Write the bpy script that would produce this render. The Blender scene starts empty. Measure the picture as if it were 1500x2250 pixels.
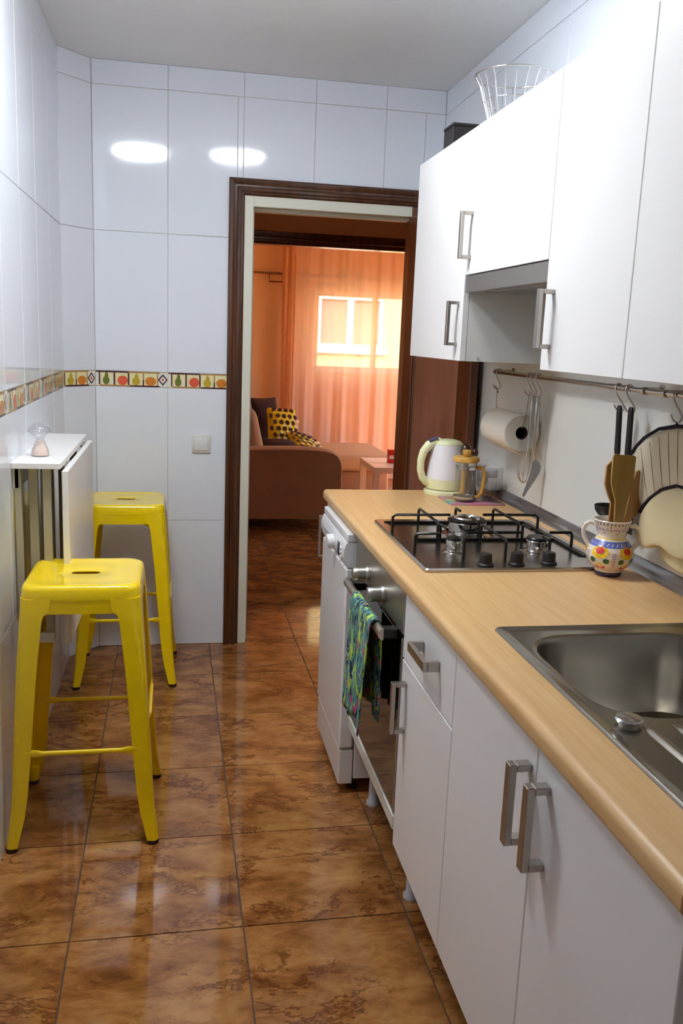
import bpy, bmesh, math, random
from mathutils import Vector, Matrix
from math import sin, cos, pi, radians, sqrt
random.seed(7)
scene = bpy.context.scene
COL = scene.collection

# ------------------------------------------------------------------ camera
def camera():
    f, pitch, yaw, roll, cz = 1926.8, -0.1969, 0.1868, 0.0406, 1.4442
    def d(x, y, z):
        r = x*cos(roll) - y*sin(roll); u = x*sin(roll) + y*cos(roll)
        fw = z*cos(pitch) - u*sin(pitch); h = u*cos(pitch) + z*sin(pitch)
        return Vector((r*cos(yaw) + fw*sin(yaw), -r*sin(yaw) + fw*cos(yaw), h))
    R, U, F = d(1, 0, 0), d(0, 1, 0), d(0, 0, 1)
    cam = bpy.data.cameras.new('camera'); o = bpy.data.objects.new('camera', cam); COL.objects.link(o)
    cam.sensor_fit = 'VERTICAL'; cam.sensor_height = 36; cam.sensor_width = 24; cam.lens = f/2250*36
    cam.clip_start = .02; cam.clip_end = 200
    M = Matrix((R, U, -F)).transposed().to_4x4(); M.translation = (0, 0, cz); o.matrix_world = M
    scene.camera = o
camera()

# ------------------------------------------------------------------ world, sun, exposure
def world():
    w = bpy.data.worlds.new('sky'); scene.world = w; w.use_nodes = True
    nt = w.node_tree; bg = nt.nodes['Background']; sky = nt.nodes.new('ShaderNodeTexSky')
    sky.sky_type = 'NISHITA'; sky.sun_disc = False; sky.sun_elevation = radians(50); sky.sun_rotation = radians(200)
    sky.air_density = 1.2; sky.dust_density = 1.5
    nt.links.new(sky.outputs[0], bg.inputs[0]); bg.inputs[1].default_value = .95
    s = bpy.data.lights.new('sun', 'SUN'); s.energy = 100; s.color = (1, .97, .92); s.angle = radians(1)
    so = bpy.data.objects.new('sun', s); COL.objects.link(so); so.location = (9, 8, 12)
    so.rotation_euler = Vector((-.45, -.04, -.8)).to_track_quat('-Z', 'Y').to_euler()
world()
LAMP_POWER = (38.0, 25.0)     # the ring lamps over the stools and over the worktop
scene.view_settings.view_transform = 'Standard'; scene.view_settings.look = 'None'
scene.view_settings.gamma = 1; scene.view_settings.use_curve_mapping = False
scene.view_settings.exposure = 0.85
scene.cycles.use_denoising = True
scene.cycles.max_bounces = 10; scene.cycles.diffuse_bounces = 7; scene.cycles.glossy_bounces = 5
scene.cycles.transparent_max_bounces = 16; scene.cycles.transmission_bounces = 8
scene.cycles.sample_clamp_indirect = 6.0
scene.cycles.caustics_reflective = False; scene.cycles.caustics_refractive = False
scene.cycles.blur_glossy = .5

# ------------------------------------------------------------------ materials
def lin(c):
    if isinstance(c, str): c = tuple(int(c[i:i+2], 16) for i in (0, 2, 4))
    r = [(v/255/12.92 if v/255 <= .04045 else ((v/255+.055)/1.055)**2.4) for v in c]
    return (*r, 1)
def mat(name, col, rough=.5, metal=0, spec=.5, coat=0, trans=0, ior=1.45, emit=0, bump=None, vary=None):
    m = bpy.data.materials.new(name); m.use_nodes = True
    nt = m.node_tree; b = nt.nodes['Principled BSDF']; c = lin(col)
    b.inputs['Base Color'].default_value = c; b.inputs['Roughness'].default_value = rough
    b.inputs['Metallic'].default_value = metal; b.inputs['Specular IOR Level'].default_value = spec
    b.inputs['Coat Weight'].default_value = coat; b.inputs['Coat Roughness'].default_value = .06
    b.inputs['Transmission Weight'].default_value = trans; b.inputs['IOR'].default_value = ior
    if emit:
        b.inputs['Emission Color'].default_value = c; b.inputs['Emission Strength'].default_value = emit
    if bump or vary:
        tc = nt.nodes.new('ShaderNodeTexCoord')
        def noise(scale, detail=4):
            n = nt.nodes.new('ShaderNodeTexNoise'); n.inputs['Detail'].default_value = detail
            if isinstance(scale, tuple):
                mp = nt.nodes.new('ShaderNodeMapping'); mp.inputs['Scale'].default_value = scale
                nt.links.new(tc.outputs['Object'], mp.inputs[0]); nt.links.new(mp.outputs[0], n.inputs['Vector']); n.inputs['Scale'].default_value = 1
            else:
                nt.links.new(tc.outputs['Object'], n.inputs['Vector']); n.inputs['Scale'].default_value = scale
            return n
        if bump:
            n = noise(bump[0]); bp = nt.nodes.new('ShaderNodeBump'); bp.inputs['Strength'].default_value = bump[1]
            bp.inputs['Distance'].default_value = bump[2] if len(bump) > 2 else .002
            nt.links.new(n.outputs[0], bp.inputs['Height']); nt.links.new(bp.outputs[0], b.inputs['Normal'])
        if vary:   # (scale, other colour, low, high)
            n = noise(vary[0], 6); rp = nt.nodes.new('ShaderNodeValToRGB')
            rp.color_ramp.elements[0].position = vary[2]; rp.color_ramp.elements[0].color = c
            rp.color_ramp.elements[1].position = vary[3]; rp.color_ramp.elements[1].color = lin(vary[1])
            nt.links.new(n.outputs[0], rp.inputs[0]); nt.links.new(rp.outputs[0], b.inputs['Base Color'])
    return m
def pane_glass(name, tint='ffffff'):
    m = bpy.data.materials.new(name); m.use_nodes = True; nt = m.node_tree; nt.nodes.clear()
    out = nt.nodes.new('ShaderNodeOutputMaterial'); mx = nt.nodes.new('ShaderNodeMixShader'); lw = nt.nodes.new('ShaderNodeLayerWeight')
    tr = nt.nodes.new('ShaderNodeBsdfTransparent'); gl = nt.nodes.new('ShaderNodeBsdfGlossy'); pw = nt.nodes.new('ShaderNodeMath'); ma = nt.nodes.new('ShaderNodeMath')
    pw.operation = 'POWER'; pw.inputs[1].default_value = 4; ma.operation = 'MULTIPLY_ADD'; ma.inputs[1].default_value = .7; ma.inputs[2].default_value = .045
    tr.inputs[0].default_value = lin(tint); gl.inputs['Roughness'].default_value = .02; lw.inputs[0].default_value = .5
    nt.links.new(lw.outputs['Facing'], pw.inputs[0]); nt.links.new(pw.outputs[0], ma.inputs[0]); nt.links.new(ma.outputs[0], mx.inputs[0])
    nt.links.new(tr.outputs[0], mx.inputs[1]); nt.links.new(gl.outputs[0], mx.inputs[2])
    nt.links.new(mx.outputs[0], out.inputs[0]); return m
def sheer(name, col, transp):
    m = bpy.data.materials.new(name); m.use_nodes = True; nt = m.node_tree; nt.nodes.clear()
    out = nt.nodes.new('ShaderNodeOutputMaterial'); a = nt.nodes.new('ShaderNodeMixShader'); b = nt.nodes.new('ShaderNodeMixShader')
    tr = nt.nodes.new('ShaderNodeBsdfTransparent'); tl = nt.nodes.new('ShaderNodeBsdfTranslucent'); df = nt.nodes.new('ShaderNodeBsdfDiffuse')
    tr.inputs[0].default_value = lin('fff0e4')
    for n in (tl, df): n.inputs[0].default_value = lin(col)
    b.inputs[0].default_value = .5; a.inputs[0].default_value = 1-transp
    nt.links.new(tl.outputs[0], b.inputs[1]); nt.links.new(df.outputs[0], b.inputs[2])
    nt.links.new(tr.outputs[0], a.inputs[1]); nt.links.new(b.outputs[0], a.inputs[2]); nt.links.new(a.outputs[0], out.inputs[0]); return m
def floor_marble():
    m = bpy.data.materials.new('marbled_brown_tile'); m.use_nodes = True; nt = m.node_tree; N = nt.nodes.new; L = nt.links.new
    b = nt.nodes['Principled BSDF']; b.inputs['Roughness'].default_value = .055; b.inputs['Specular IOR Level'].default_value = .5
    tc = N('ShaderNodeTexCoord'); oi = N('ShaderNodeObjectInfo'); mul = N('ShaderNodeMath'); mul.operation = 'MULTIPLY'; mul.inputs[1].default_value = 47
    add = N('ShaderNodeVectorMath'); add.operation = 'ADD'
    L(oi.outputs['Random'], mul.inputs[0]); L(tc.outputs['Object'], add.inputs[0]); L(mul.outputs[0], add.inputs[1])
    mp = N('ShaderNodeMapping'); mp.inputs['Rotation'].default_value = (0, 0, .6); mp.inputs['Scale'].default_value = (1, 1.9, 1); L(add.outputs[0], mp.inputs[0])
    def ns(scale, det, dist, rough=.6):
        n = N('ShaderNodeTexNoise'); n.inputs['Scale'].default_value = scale; n.inputs['Detail'].default_value = det
        n.inputs['Distortion'].default_value = dist; n.inputs['Roughness'].default_value = rough; L(mp.outputs[0], n.inputs['Vector']); return n
    def ramp(src, stops):
        r = N('ShaderNodeValToRGB'); cr = r.color_ramp
        while len(cr.elements) < len(stops): cr.elements.new(.5)
        for e, (p, c) in zip(cr.elements, stops): e.position = p; e.color = c if len(c) == 4 else (*c, 1)
        L(src, r.inputs[0]); return r
    base = ramp(ns(5.5, 10, .3, .70).outputs[0], [(.30, lin('5f361c')), (.43, lin('84532a')), (.56, lin('9f6d3c')), (.72, lin('b38450'))])
    n2 = ns(2.6, 10, .35, .72); sb = N('ShaderNodeMath'); sb.operation = 'SUBTRACT'; sb.inputs[1].default_value = .5; L(n2.outputs[0], sb.inputs[0])
    ab = N('ShaderNodeMath'); ab.operation = 'ABSOLUTE'; L(sb.outputs[0], ab.inputs[0])
    g0 = (0, 0, 0, 1); g1 = (1, 1, 1, 1)
    vein = ramp(ab.outputs[0], [(0, (.9, .9, .9, 1)), (.024, g0)])
    msk = ramp(ns(2.2, 4, 0).outputs[0], [(.40, g0), (.52, g1)]); vm = N('ShaderNodeMath'); vm.operation = 'MULTIPLY'; L(vein.outputs[0], vm.inputs[0]); L(msk.outputs[0], vm.inputs[1])
    blot = ramp(ns(3.6, 9, .4, .74).outputs[0], [(.55, g0), (.72, (.7, .7, .7, 1))])
    m1 = N('ShaderNodeMix'); m1.data_type = 'RGBA'; L(vm.outputs[0], m1.inputs[0]); L(base.outputs[0], m1.inputs[6]); m1.inputs[7].default_value = lin('54240f')
    m2 = N('ShaderNodeMix'); m2.data_type = 'RGBA'; L(blot.outputs[0], m2.inputs[0]); L(m1.outputs[2], m2.inputs[6]); m2.inputs[7].default_value = lin('6f3818')
    L(m2.outputs[2], b.inputs['Base Color'])
    bn = N('ShaderNodeTexNoise'); bn.inputs['Scale'].default_value = 60; L(tc.outputs['Object'], bn.inputs['Vector'])
    bp = N('ShaderNodeBump'); bp.inputs['Strength'].default_value = .05; bp.inputs['Distance'].default_value = .002; L(bn.outputs[0], bp.inputs['Height']); L(bp.outputs[0], b.inputs['Normal'])
    return m
def blobs(name, base, layers, rough=.9, coord='Object'):
    """printed cloth or glass: base colour plus noise-thresholded patches of other colours"""
    m = bpy.data.materials.new(name); m.use_nodes = True; nt = m.node_tree; N = nt.nodes.new; L = nt.links.new
    b = nt.nodes['Principled BSDF']; b.inputs['Roughness'].default_value = rough; b.inputs['Specular IOR Level'].default_value = .2 if rough > .5 else .5
    tc = N('ShaderNodeTexCoord'); prev = None
    for i, (scale, col, lo, hi) in enumerate(layers):
        mp = N('ShaderNodeMapping'); mp.inputs['Location'].default_value = (i*3.7, i*1.3, i*5.1)
        sc = scale if isinstance(scale, tuple) else (scale,)*3
        mp.inputs['Scale'].default_value = sc; L(tc.outputs[coord], mp.inputs[0])
        n = N('ShaderNodeTexNoise'); n.inputs['Scale'].default_value = 1; n.inputs['Detail'].default_value = 3; n.inputs['Distortion'].default_value = .5; L(mp.outputs[0], n.inputs['Vector'])
        r = N('ShaderNodeValToRGB'); r.color_ramp.elements[0].position = lo; r.color_ramp.elements[1].position = hi; L(n.outputs[0], r.inputs[0])
        x = N('ShaderNodeMix'); x.data_type = 'RGBA'; L(r.outputs[0], x.inputs[0])
        if prev: L(prev, x.inputs[6])
        else: x.inputs[6].default_value = lin(base)
        x.inputs[7].default_value = lin(col); prev = x.outputs[2]
    L(prev, b.inputs['Base Color']); return m

M = dict(
    wtile=mat('white_glazed_tile', 'e4e8f0', .07, spec=.5, bump=(9, .03, .004)), grout=mat('pale_grout', 'c9c2bc', .9), fgrout=mat('floor_grout', '54463a', .9),
    ftile=floor_marble(), ceil=mat('stippled_ceiling_paint', 'eaeaea', .85, bump=(170, .5, .004)), plaster=mat('white_plaster', 'e4e2e0', .8),
    hall=mat('hall_paint', 'c79a7c', .85), orange=mat('orange_paint', 'dfb890', .85, bump=(90, .15, .002)),
    cab=mat('white_laminate', 'eae7e5', .34, spec=.45), cabside=mat('white_melamine', 'e0dfdb', .45),
    nickel=mat('brushed_nickel', 'b5aea6', .32, 1), steel=mat('stainless_steel', 'b3afa8', .38, 1, bump=((3, 400, 3), .04, .001)),
    hobsteel=mat('hob_steel', 'b0a9a2', .22, 1), sinksteel=mat('sink_steel', 'a39d93', .25, 1), chrome=mat('chrome', 'd5d3d0', .08, 1), rail=mat('rail_steel', 'c9bfb6', .16, 1),
    beech=mat('beech_laminate', 'd5ae7a', .36, spec=.5, vary=((110, 4, 4), 'c99d67', .36, .74)),
    alu=mat('grey_aluminium', 'b3b3b5', .25, .9), panel=mat('white_splashback', 'e6e3dc', .4, spec=.4),
    walnut=mat('dark_walnut', '55301a', .28, coat=.5, vary=((40, 40, 3), '381c0d', .35, .75)),
    doorwood=mat('red_brown_wood', '6f3c22', .30, coat=.4, vary=((50, 50, 3), '522812', .35, .75)), doorpanel=mat('door_panel_veneer', '94604a', .42, vary=((9, 9, 2), '825038', .4, .6)),
    cream=mat('cream_paint', 'dedccb', .5), yellow=mat('yellow_enamel', 'efcd00', .24, coat=.5), rubber=mat('brown_rubber', '3a1d14', .8),
    black=mat('black_enamel', '15100f', .3), blackplastic=mat('black_plastic', '1b1413', .45), blackglass=mat('black_oven_glass', '0b0908', .05, spec=.6),
    white=mat('white_plastic', 'dedede', .3), offwhite=mat('ivory_plastic', 'd8d8d0', .35), appliance=mat('white_appliance_enamel', 'e6e5e6', .25), gray=mat('pale_grey_plastic', 'b4b5bb', .35), dark=mat('dark_gap', '140e0c', .9),
    display=mat('display_navy', '1f2147', .2), glass=pane_glass('clear_glass', 'fbfcfc'), pane=pane_glass('window_glass'), 
    post=mat('shade_toned_lacquer', 'aaa28e', .5), peach=mat('peach_wax', 'ffe2d4', .5), kcream=mat('cream_plastic', 'e3e4b8', .3), kwhite=mat('white_kettle_plastic', 'e6e4ea', .3), blue=mat('slate_blue_plastic', '4d527e', .4),  # post: colour darkened to stand for the shade under the wall table
    bamboo=mat('bamboo', 'cfa552', .45, vary=((30, 30, 4), 'b98732', .4, .7)), wood=mat('spatula_wood', 'a38848', .55, vary=((60, 60, 5), '8f7038', .35, .7)), wood2=mat('beech_spoon_wood', 'b18b5a', .6, vary=((50, 50, 5), '96663a', .35, .7)),
    millwood=mat('dark_mill_wood', '3a1c0e', .2, coat=.6), paper=mat('paper_towel', 'e6e0d4', .95, bump=(120, .3, .002)), card=mat('cardboard_core', '3b2a24', .9), string=mat('string', 'b09a6c', .9),
    ceramic=mat('cream_ceramic', 'e6dcd0', .2, coat=.5), vblue=mat('glaze_blue', '5b68b4', .25, coat=.4), vnavy=mat('glaze_navy', '2f2450', .25, coat=.4), vyel=mat('glaze_yellow', 'eec414', .3), vred=mat('glaze_red', 'cc2f34', .3), vgreen=mat('glaze_green', '3d6b36', .3), vpurp=mat('glaze_purple', '8d5f9c', .3),
    mitt=mat('unbleached_cotton', 'd3c6a0', .95, bump=(300, .4, .002)), quilt=mat('quilted_cotton', 'c9bea6', .95), binding=mat('black_binding', '1c1122', .9), seam=mat('quilt_seam', '9a8d78', .95),
    bcream=mat('border_cream', 'e9dfae', .25), bplum=mat('border_plum', '4c2730', .3), btan=mat('border_tan', 'b48a55', .3), bgreen=mat('border_green', '6c7533', .3), bred=mat('border_red', 'd2573a', .3), byel=mat('border_yellow', 'b9a02f', .3), borange=mat('border_orange', 'c97a2b', .3), bwhite=mat('border_white', 'e8e6e0', .25),
    sofa=mat('brown_sofa_cloth', 'a88062', .95, bump=(260, .5, .003)), sofa2=mat('tan_sofa_cloth', 'bd966f', .95, bump=(260, .5, .003)), yellowcloth=mat('yellow_cushion_cloth', 'd9b913', .9), browncloth=mat('dark_brown_cloth', '3a1d18', .95), palecloth=mat('pale_yellow_cloth', 'e6d79a', .9),
    tablewhite=mat('white_table_lacquer', 'e2cfc4', .35), redcan=mat('red_print', 'c02a22', .35), canwhite=mat('can_white', 'e8d8cc', .35), rod=mat('brown_curtain_rod', '7a4a2a', .5),
    facade=mat('pale_yellow_render', 'dccb92', .9), facadeframe=mat('white_window_frame', 'e4dfd6', .6), shutter=mat('pinkish_blind', '94796d', .7), 
    sheer=sheer('sheer_curtain_voile', 'f3ddd0', .42), sheer2=sheer('gathered_curtain_voile', 'e8bf9c', .2),
    towel=blobs('floral_towel_print', '4f7c78', [((60, 60, 24), '27304a', .52, .56), ((55, 55, 17), 'b5cc3c', .55, .59), ((90, 90, 40), '7fae9a', .58, .61), ((36, 36, 28), 'c2406e', .62, .64), ((60, 60, 50), 'd8a83a', .69, .71)]),
    board=blobs('rainbow_glass_print', 'b8748c', [(9, '3f8f6e', .50, .62), (11, '3aa39a', .56, .66), (12, 'c2b23c', .60, .7)], .12),
)
for k, p in enumerate(LAMP_POWER):
    lg = bpy.data.materials.new('fluorescent_tube'); lg.use_nodes = True; lb = lg.node_tree.nodes['Principled BSDF']
    lb.inputs['Emission Color'].default_value = (.90, .96, 1, 1); lb.inputs['Emission Strength'].default_value = p; lb.inputs['Base Color'].default_value = (.9, .9, .9, 1)
    M['lampglow%d' % k] = lg

# ------------------------------------------------------------------ mesh builder
class B:
    def __init__(s): s.v = []; s.f = []; s.m = []
    def add(s, vs, fs, mi=0):
        o = len(s.v); s.v += [tuple(v) for v in vs]; s.f += [tuple(i+o for i in f) for f in fs]; s.m += [mi]*len(fs); return s
    def box(s, x0, x1, y0, y1, z0, z1, r=0, mi=0):
        if x0 > x1: x0, x1 = x1, x0
        if y0 > y1: y0, y1 = y1, y0
        if z0 > z1: z0, z1 = z1, z0
        r = min(r, (x1-x0)*.49, (y1-y0)*.49, (z1-z0)*.49)
        if r <= 0:
            return s.add([(x, y, z) for x in (x0, x1) for y in (y0, y1) for z in (z0, z1)],
                         [(0, 1, 3, 2), (4, 6, 7, 5), (0, 4, 5, 1), (2, 3, 7, 6), (0, 2, 6, 4), (1, 5, 7, 3)], mi)
        V = []; I = {}
        for a in (0, 1):
            for b in (0, 1):
                for c in (0, 1):
                    P = ((x0, x1)[a], (y0, y1)[b], (z0, z1)[c]); S = [1-2*a, 1-2*b, 1-2*c]
                    for k in range(3):
                        q = [P[i]+(S[i]*r if i != k else 0) for i in range(3)]; I[a, b, c, k] = len(V); V.append(q)
        F = []
        for a in (0, 1):
            F.append([I[a, 0, 0, 0], I[a, 1, 0, 0], I[a, 1, 1, 0], I[a, 0, 1, 0]]); F.append([I[0, a, 0, 1], I[1, a, 0, 1], I[1, a, 1, 1], I[0, a, 1, 1]]); F.append([I[0, 0, a, 2], I[1, 0, a, 2], I[1, 1, a, 2], I[0, 1, a, 2]])
            for b in (0, 1):
                F.append([I[a, b, 0, 0], I[a, b, 1, 0], I[a, b, 1, 1], I[a, b, 0, 1]]); F.append([I[a, 0, b, 0], I[a, 1, b, 0], I[a, 1, b, 2], I[a, 0, b, 2]]); F.append([I[0, a, b, 1], I[1, a, b, 1], I[1, a, b, 2], I[0, a, b, 2]])
                for c in (0, 1): F.append([I[a, b, c, 0], I[a, b, c, 1], I[a, b, c, 2]])
        return s.add(V, F, mi)
    def loft(s, rings, closed=True, cap=True, mi=0):
        n = len(rings[0]); V = [p for r in rings for p in r]; F = []
        for i in range(len(rings)-1):
            for j in range(n if closed else n-1):
                k = (j+1) % n; F.append((i*n+j, i*n+k, (i+1)*n+k, (i+1)*n+j))
        if cap and closed: F.append(tuple(range(n))[::-1]); F.append(tuple((len(rings)-1)*n+j for j in range(n)))
        return s.add(V, F, mi)
    def lathe(s, prof, c=(0, 0, 0), seg=32, mi=0, mf=None):
        V = []; idx = []
        for r, z in prof:
            if r < 1e-6: idx.append([len(V)]); V.append((c[0], c[1], c[2]+z))
            else:
                idx.append(list(range(len(V), len(V)+seg))); V += [(c[0]+r*cos(2*pi*j/seg), c[1]+r*sin(2*pi*j/seg), c[2]+z) for j in range(seg)]
        for i in range(len(prof)-1):
            a, b = idx[i], idx[i+1]; F = []
            for j in range(seg):
                k = (j+1) % seg
                q = [a[j % len(a)], a[k % len(a)], b[k % len(b)], b[j % len(b)]]
                q2 = []
                for x in q:
                    if x not in q2: q2.append(x)
                if len(q2) > 2: F.append(q2)
            o = len(s.f); s.add([], [], 0)
            s.f += [tuple(x+len(s.v) for x in f) for f in F]; s.m += [mf(i) if mf else mi]*len(F)
        s.v += V; return s
    def tube(s, pts, r, seg=8, closed=False, mi=0, sect=None, flat=None):
        P = [Vector(p) for p in pts]; n = len(P); rings = []
        T = []
        for i in range(n):
            a = P[(i-1) % n] if (closed or i) else P[0]; b = P[(i+1) % n] if (closed or i < n-1) else P[-1]
            T.append((b-a).normalized())
        u = T[0].orthogonal().normalized() if flat is None else (Vector(flat)-Vector(flat).dot(T[0])*T[0]).normalized()
        for i in range(n):
            u = (u-u.dot(T[i])*T[i]).normalized(); w = T[i].cross(u)
            rr = r[i] if isinstance(r, (list, tuple)) else r
            if sect: rings.append([P[i]+u*a+w*b for a, b in sect])
            else: rings.append([P[i]+(u*cos(2*pi*j/seg)+w*sin(2*pi*j/seg))*rr for j in range(seg)])
        if closed: rings.append(rings[0]); return s.loft(rings, True, False, mi)
        return s.loft(rings, True, True, mi)
    def prism(s, poly, axis, a, b, mi=0):
        """poly: 2-D points in the plane of the other two axes (in xyz order), extruded from a to b along axis"""
        def p(q, t): return (t, q[0], q[1]) if axis == 'x' else (q[0], t, q[1]) if axis == 'y' else (q[0], q[1], t)
        return s.loft([[p(q, a) for q in poly], [p(q, b) for q in poly]], True, True, mi)
    def poly(s, pts, mi=0): return s.add(pts, [tuple(range(len(pts)))], mi)
    def rbox(s, x0, x1, y0, y1, z0, z1, r, seg=3, mi=0):
        bm = bmesh.new(); bmesh.ops.create_cube(bm, size=1)
        for v in bm.verts: v.co = Vector((x0+(x1-x0)*(v.co.x+.5), y0+(y1-y0)*(v.co.y+.5), z0+(z1-z0)*(v.co.z+.5)))
        bmesh.ops.bevel(bm, geom=bm.edges[:], offset=r, segments=seg, profile=.5, affect='EDGES')
        bm.verts.index_update(); s.add([v.co[:] for v in bm.verts], [[v.index for v in f.verts] for f in bm.faces], mi); bm.free(); return s
    def xf(s, mx):
        s.v = [tuple(mx @ Vector(v)) for v in s.v]; return s
ORG = {}
def build(name, b, mats, parent=None, smooth=None, label=None, local=False):
    if not isinstance(mats, (list, tuple)): mats = [mats]
    me = bpy.data.meshes.new(name); o = ORG.get(parent.name, Vector()) if parent else Vector()
    vs = b.v if local else [(v[0]-o[0], v[1]-o[1], v[2]-o[2]) for v in b.v]
    me.from_pydata(vs, [], b.f); 
    for m in mats: me.materials.append(M[m])
    me.polygons.foreach_set('material_index', b.m)
    bm = bmesh.new(); bm.from_mesh(me); bmesh.ops.recalc_face_normals(bm, faces=bm.faces[:]); bm.to_mesh(me); bm.free()
    if smooth: me.shade_smooth(); me.set_sharp_from_angle(angle=radians(smooth))
    ob = bpy.data.objects.new(name, me); COL.objects.link(ob)
    if parent: ob.parent = parent
    ORG[ob.name] = o.copy() if parent else Vector()
    if label: ob['label'] = label
    return ob
def thing(name, label, cat, loc, group=None):
    o = bpy.data.objects.new(name, None); COL.objects.link(o); o.location = loc; o.empty_display_size = .05
    o['label'] = label; o['category'] = cat
    if group: o['group'] = group
    ORG[o.name] = Vector(loc); return o
def tag(o, label, cat, group=None):
    o['label'] = label; o['category'] = cat
    if group: o['group'] = group
    return o
def struct(name, b, mats, label=None, smooth=None):
    o = build(name, b, mats, smooth=smooth); o['kind'] = 'structure'
    if label: o['label'] = label
    return o
def root_struct(name, label):
    o = bpy.data.objects.new(name, None); COL.objects.link(o); o['kind'] = 'structure'; o['label'] = label; ORG[o.name] = Vector(); return o
def copy_tree(o, loc, label, group=None, rotz=0):
    r = o.copy(); COL.objects.link(r); r.location = loc; r.rotation_euler.z = rotz; r['label'] = label
    for ch in list(o.children):
        c = ch.copy(); COL.objects.link(c); c.parent = r
        for g in list(ch.children):
            d = g.copy(); COL.objects.link(d); d.parent = c
    return r

# ------------------------------------------------------------------ dimensions
XL, XR, D, H = -.476, 1.1475, 3.98, 2.515
ROWS = [(0, .595), (.595, 1.194), (1.2594, 1.8456), (1.8456, 2.4189), (2.4189, H)]
BZ0, BZ1 = 1.194, 1.2594
YC, XC = 3.85, -.359           # chamfered corner from (XL,YC) to (XC,D)

# ------------------------------------------------------------------ floor
def tile_mesh(w, h, t, name, m, ch=.0012, gap=.0011, cache={}):
    k = (round(w, 4), round(h, 4), m)
    if k in cache: return cache[k]
    a, b = w/2-gap, h/2-gap
    V = [(-a, -b, -t), (a, -b, -t), (a, b, -t), (-a, b, -t), (-a, -b, -ch), (a, -b, -ch), (a, b, -ch), (-a, b, -ch),
         (-a+ch, -b+ch, 0), (a-ch, -b+ch, 0), (a-ch, b-ch, 0), (-a+ch, b-ch, 0)]
    F = [(8, 9, 10, 11)]
    for i in range(4):
        j = (i+1) % 4; F += [(4+i, 4+j, 8+j, 8+i), (i, j, 4+j, 4+i)]
    me = bpy.data.meshes.new(name); me.from_pydata(V, [], F); me.materials.append(M[m]); cache[k] = me; return me
def put_tile(parent, me, mx, name='tile', jitter=.0012):
    o = bpy.data.objects.new(name, me); COL.objects.link(o); o.parent = parent
    o.matrix_local = mx @ Matrix.Rotation(random.uniform(-jitter, jitter), 4, 'X') @ Matrix.Rotation(random.uniform(-jitter, jitter), 4, 'Y'); return o
fl = struct('floor', B().box(-.8, 3.4, -1.45, 9.2, -.06, -.003), 'fgrout', 'brown marbled ceramic tile floor running through the doorway')
T, A = .4159, .0098
fm = tile_mesh(T, T, .008, 'floor_tile', 'ftile', .0003, .0018)
Rt = Matrix.Rotation(A, 4, 'Z')
for i in range(-2, 7):
    for j in range(-8, 18):
        p = Vector((.1609, 1.9362, 0)) + Rt @ Vector(((i+.5)*T, (j+.5)*T, 0))
        if p.y < D+.1 and not (-.75 < p.x < 1.3 and p.y > -1.4): continue
        if p.y >= D+.1 and not (-.1 < p.x < 2.9 and p.y < 9.1): continue
        put_tile(fl, fm, Matrix.Translation(p) @ Rt @ Matrix.Rotation(random.choice((0, pi)), 4, 'Z'), 'tile', .0008)

# ------------------------------------------------------------------ walls
def frame(org, u, n):
    """tile frame: local x = u (along the wall), local y = up, local z = n (into the room)"""
    u = Vector(u).normalized(); n = Vector(n).normalized(); z = Vector((0, 0, 1))
    mx = Matrix((u, z, n)).transposed().to_4x4(); mx.translation = org; return mx
def wall_tiles(parent, org, u, n, cuts, holes=(), rows=ROWS):
    fr = frame(org, u, n)
    for a, b in zip(cuts, cuts[1:]):
        for z0, z1 in rows:
            segs = [(a, b, z0, z1)]
            for (ha, hb, hz) in holes:
                new = []
                for (p, q, s, t) in segs:
                    if q <= ha+.004 or p >= hb-.004 or s >= hz-.004: new.append((p, q, s, t)); continue
                    if p < ha-.004: new.append((p, ha, s, t))
                    if q > hb+.004: new.append((hb, q, s, t))
                    if t > hz+.004: new.append((max(p, ha), min(q, hb), hz, t))
                segs = new
            for (p, q, s, t) in segs:
                put_tile(parent, tile_mesh(q-p, t-s, .006, 'wall_tile', 'wtile'), fr @ Matrix.Translation(((p+q)/2, (s+t)/2, 0)))
TW = .3105
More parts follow.
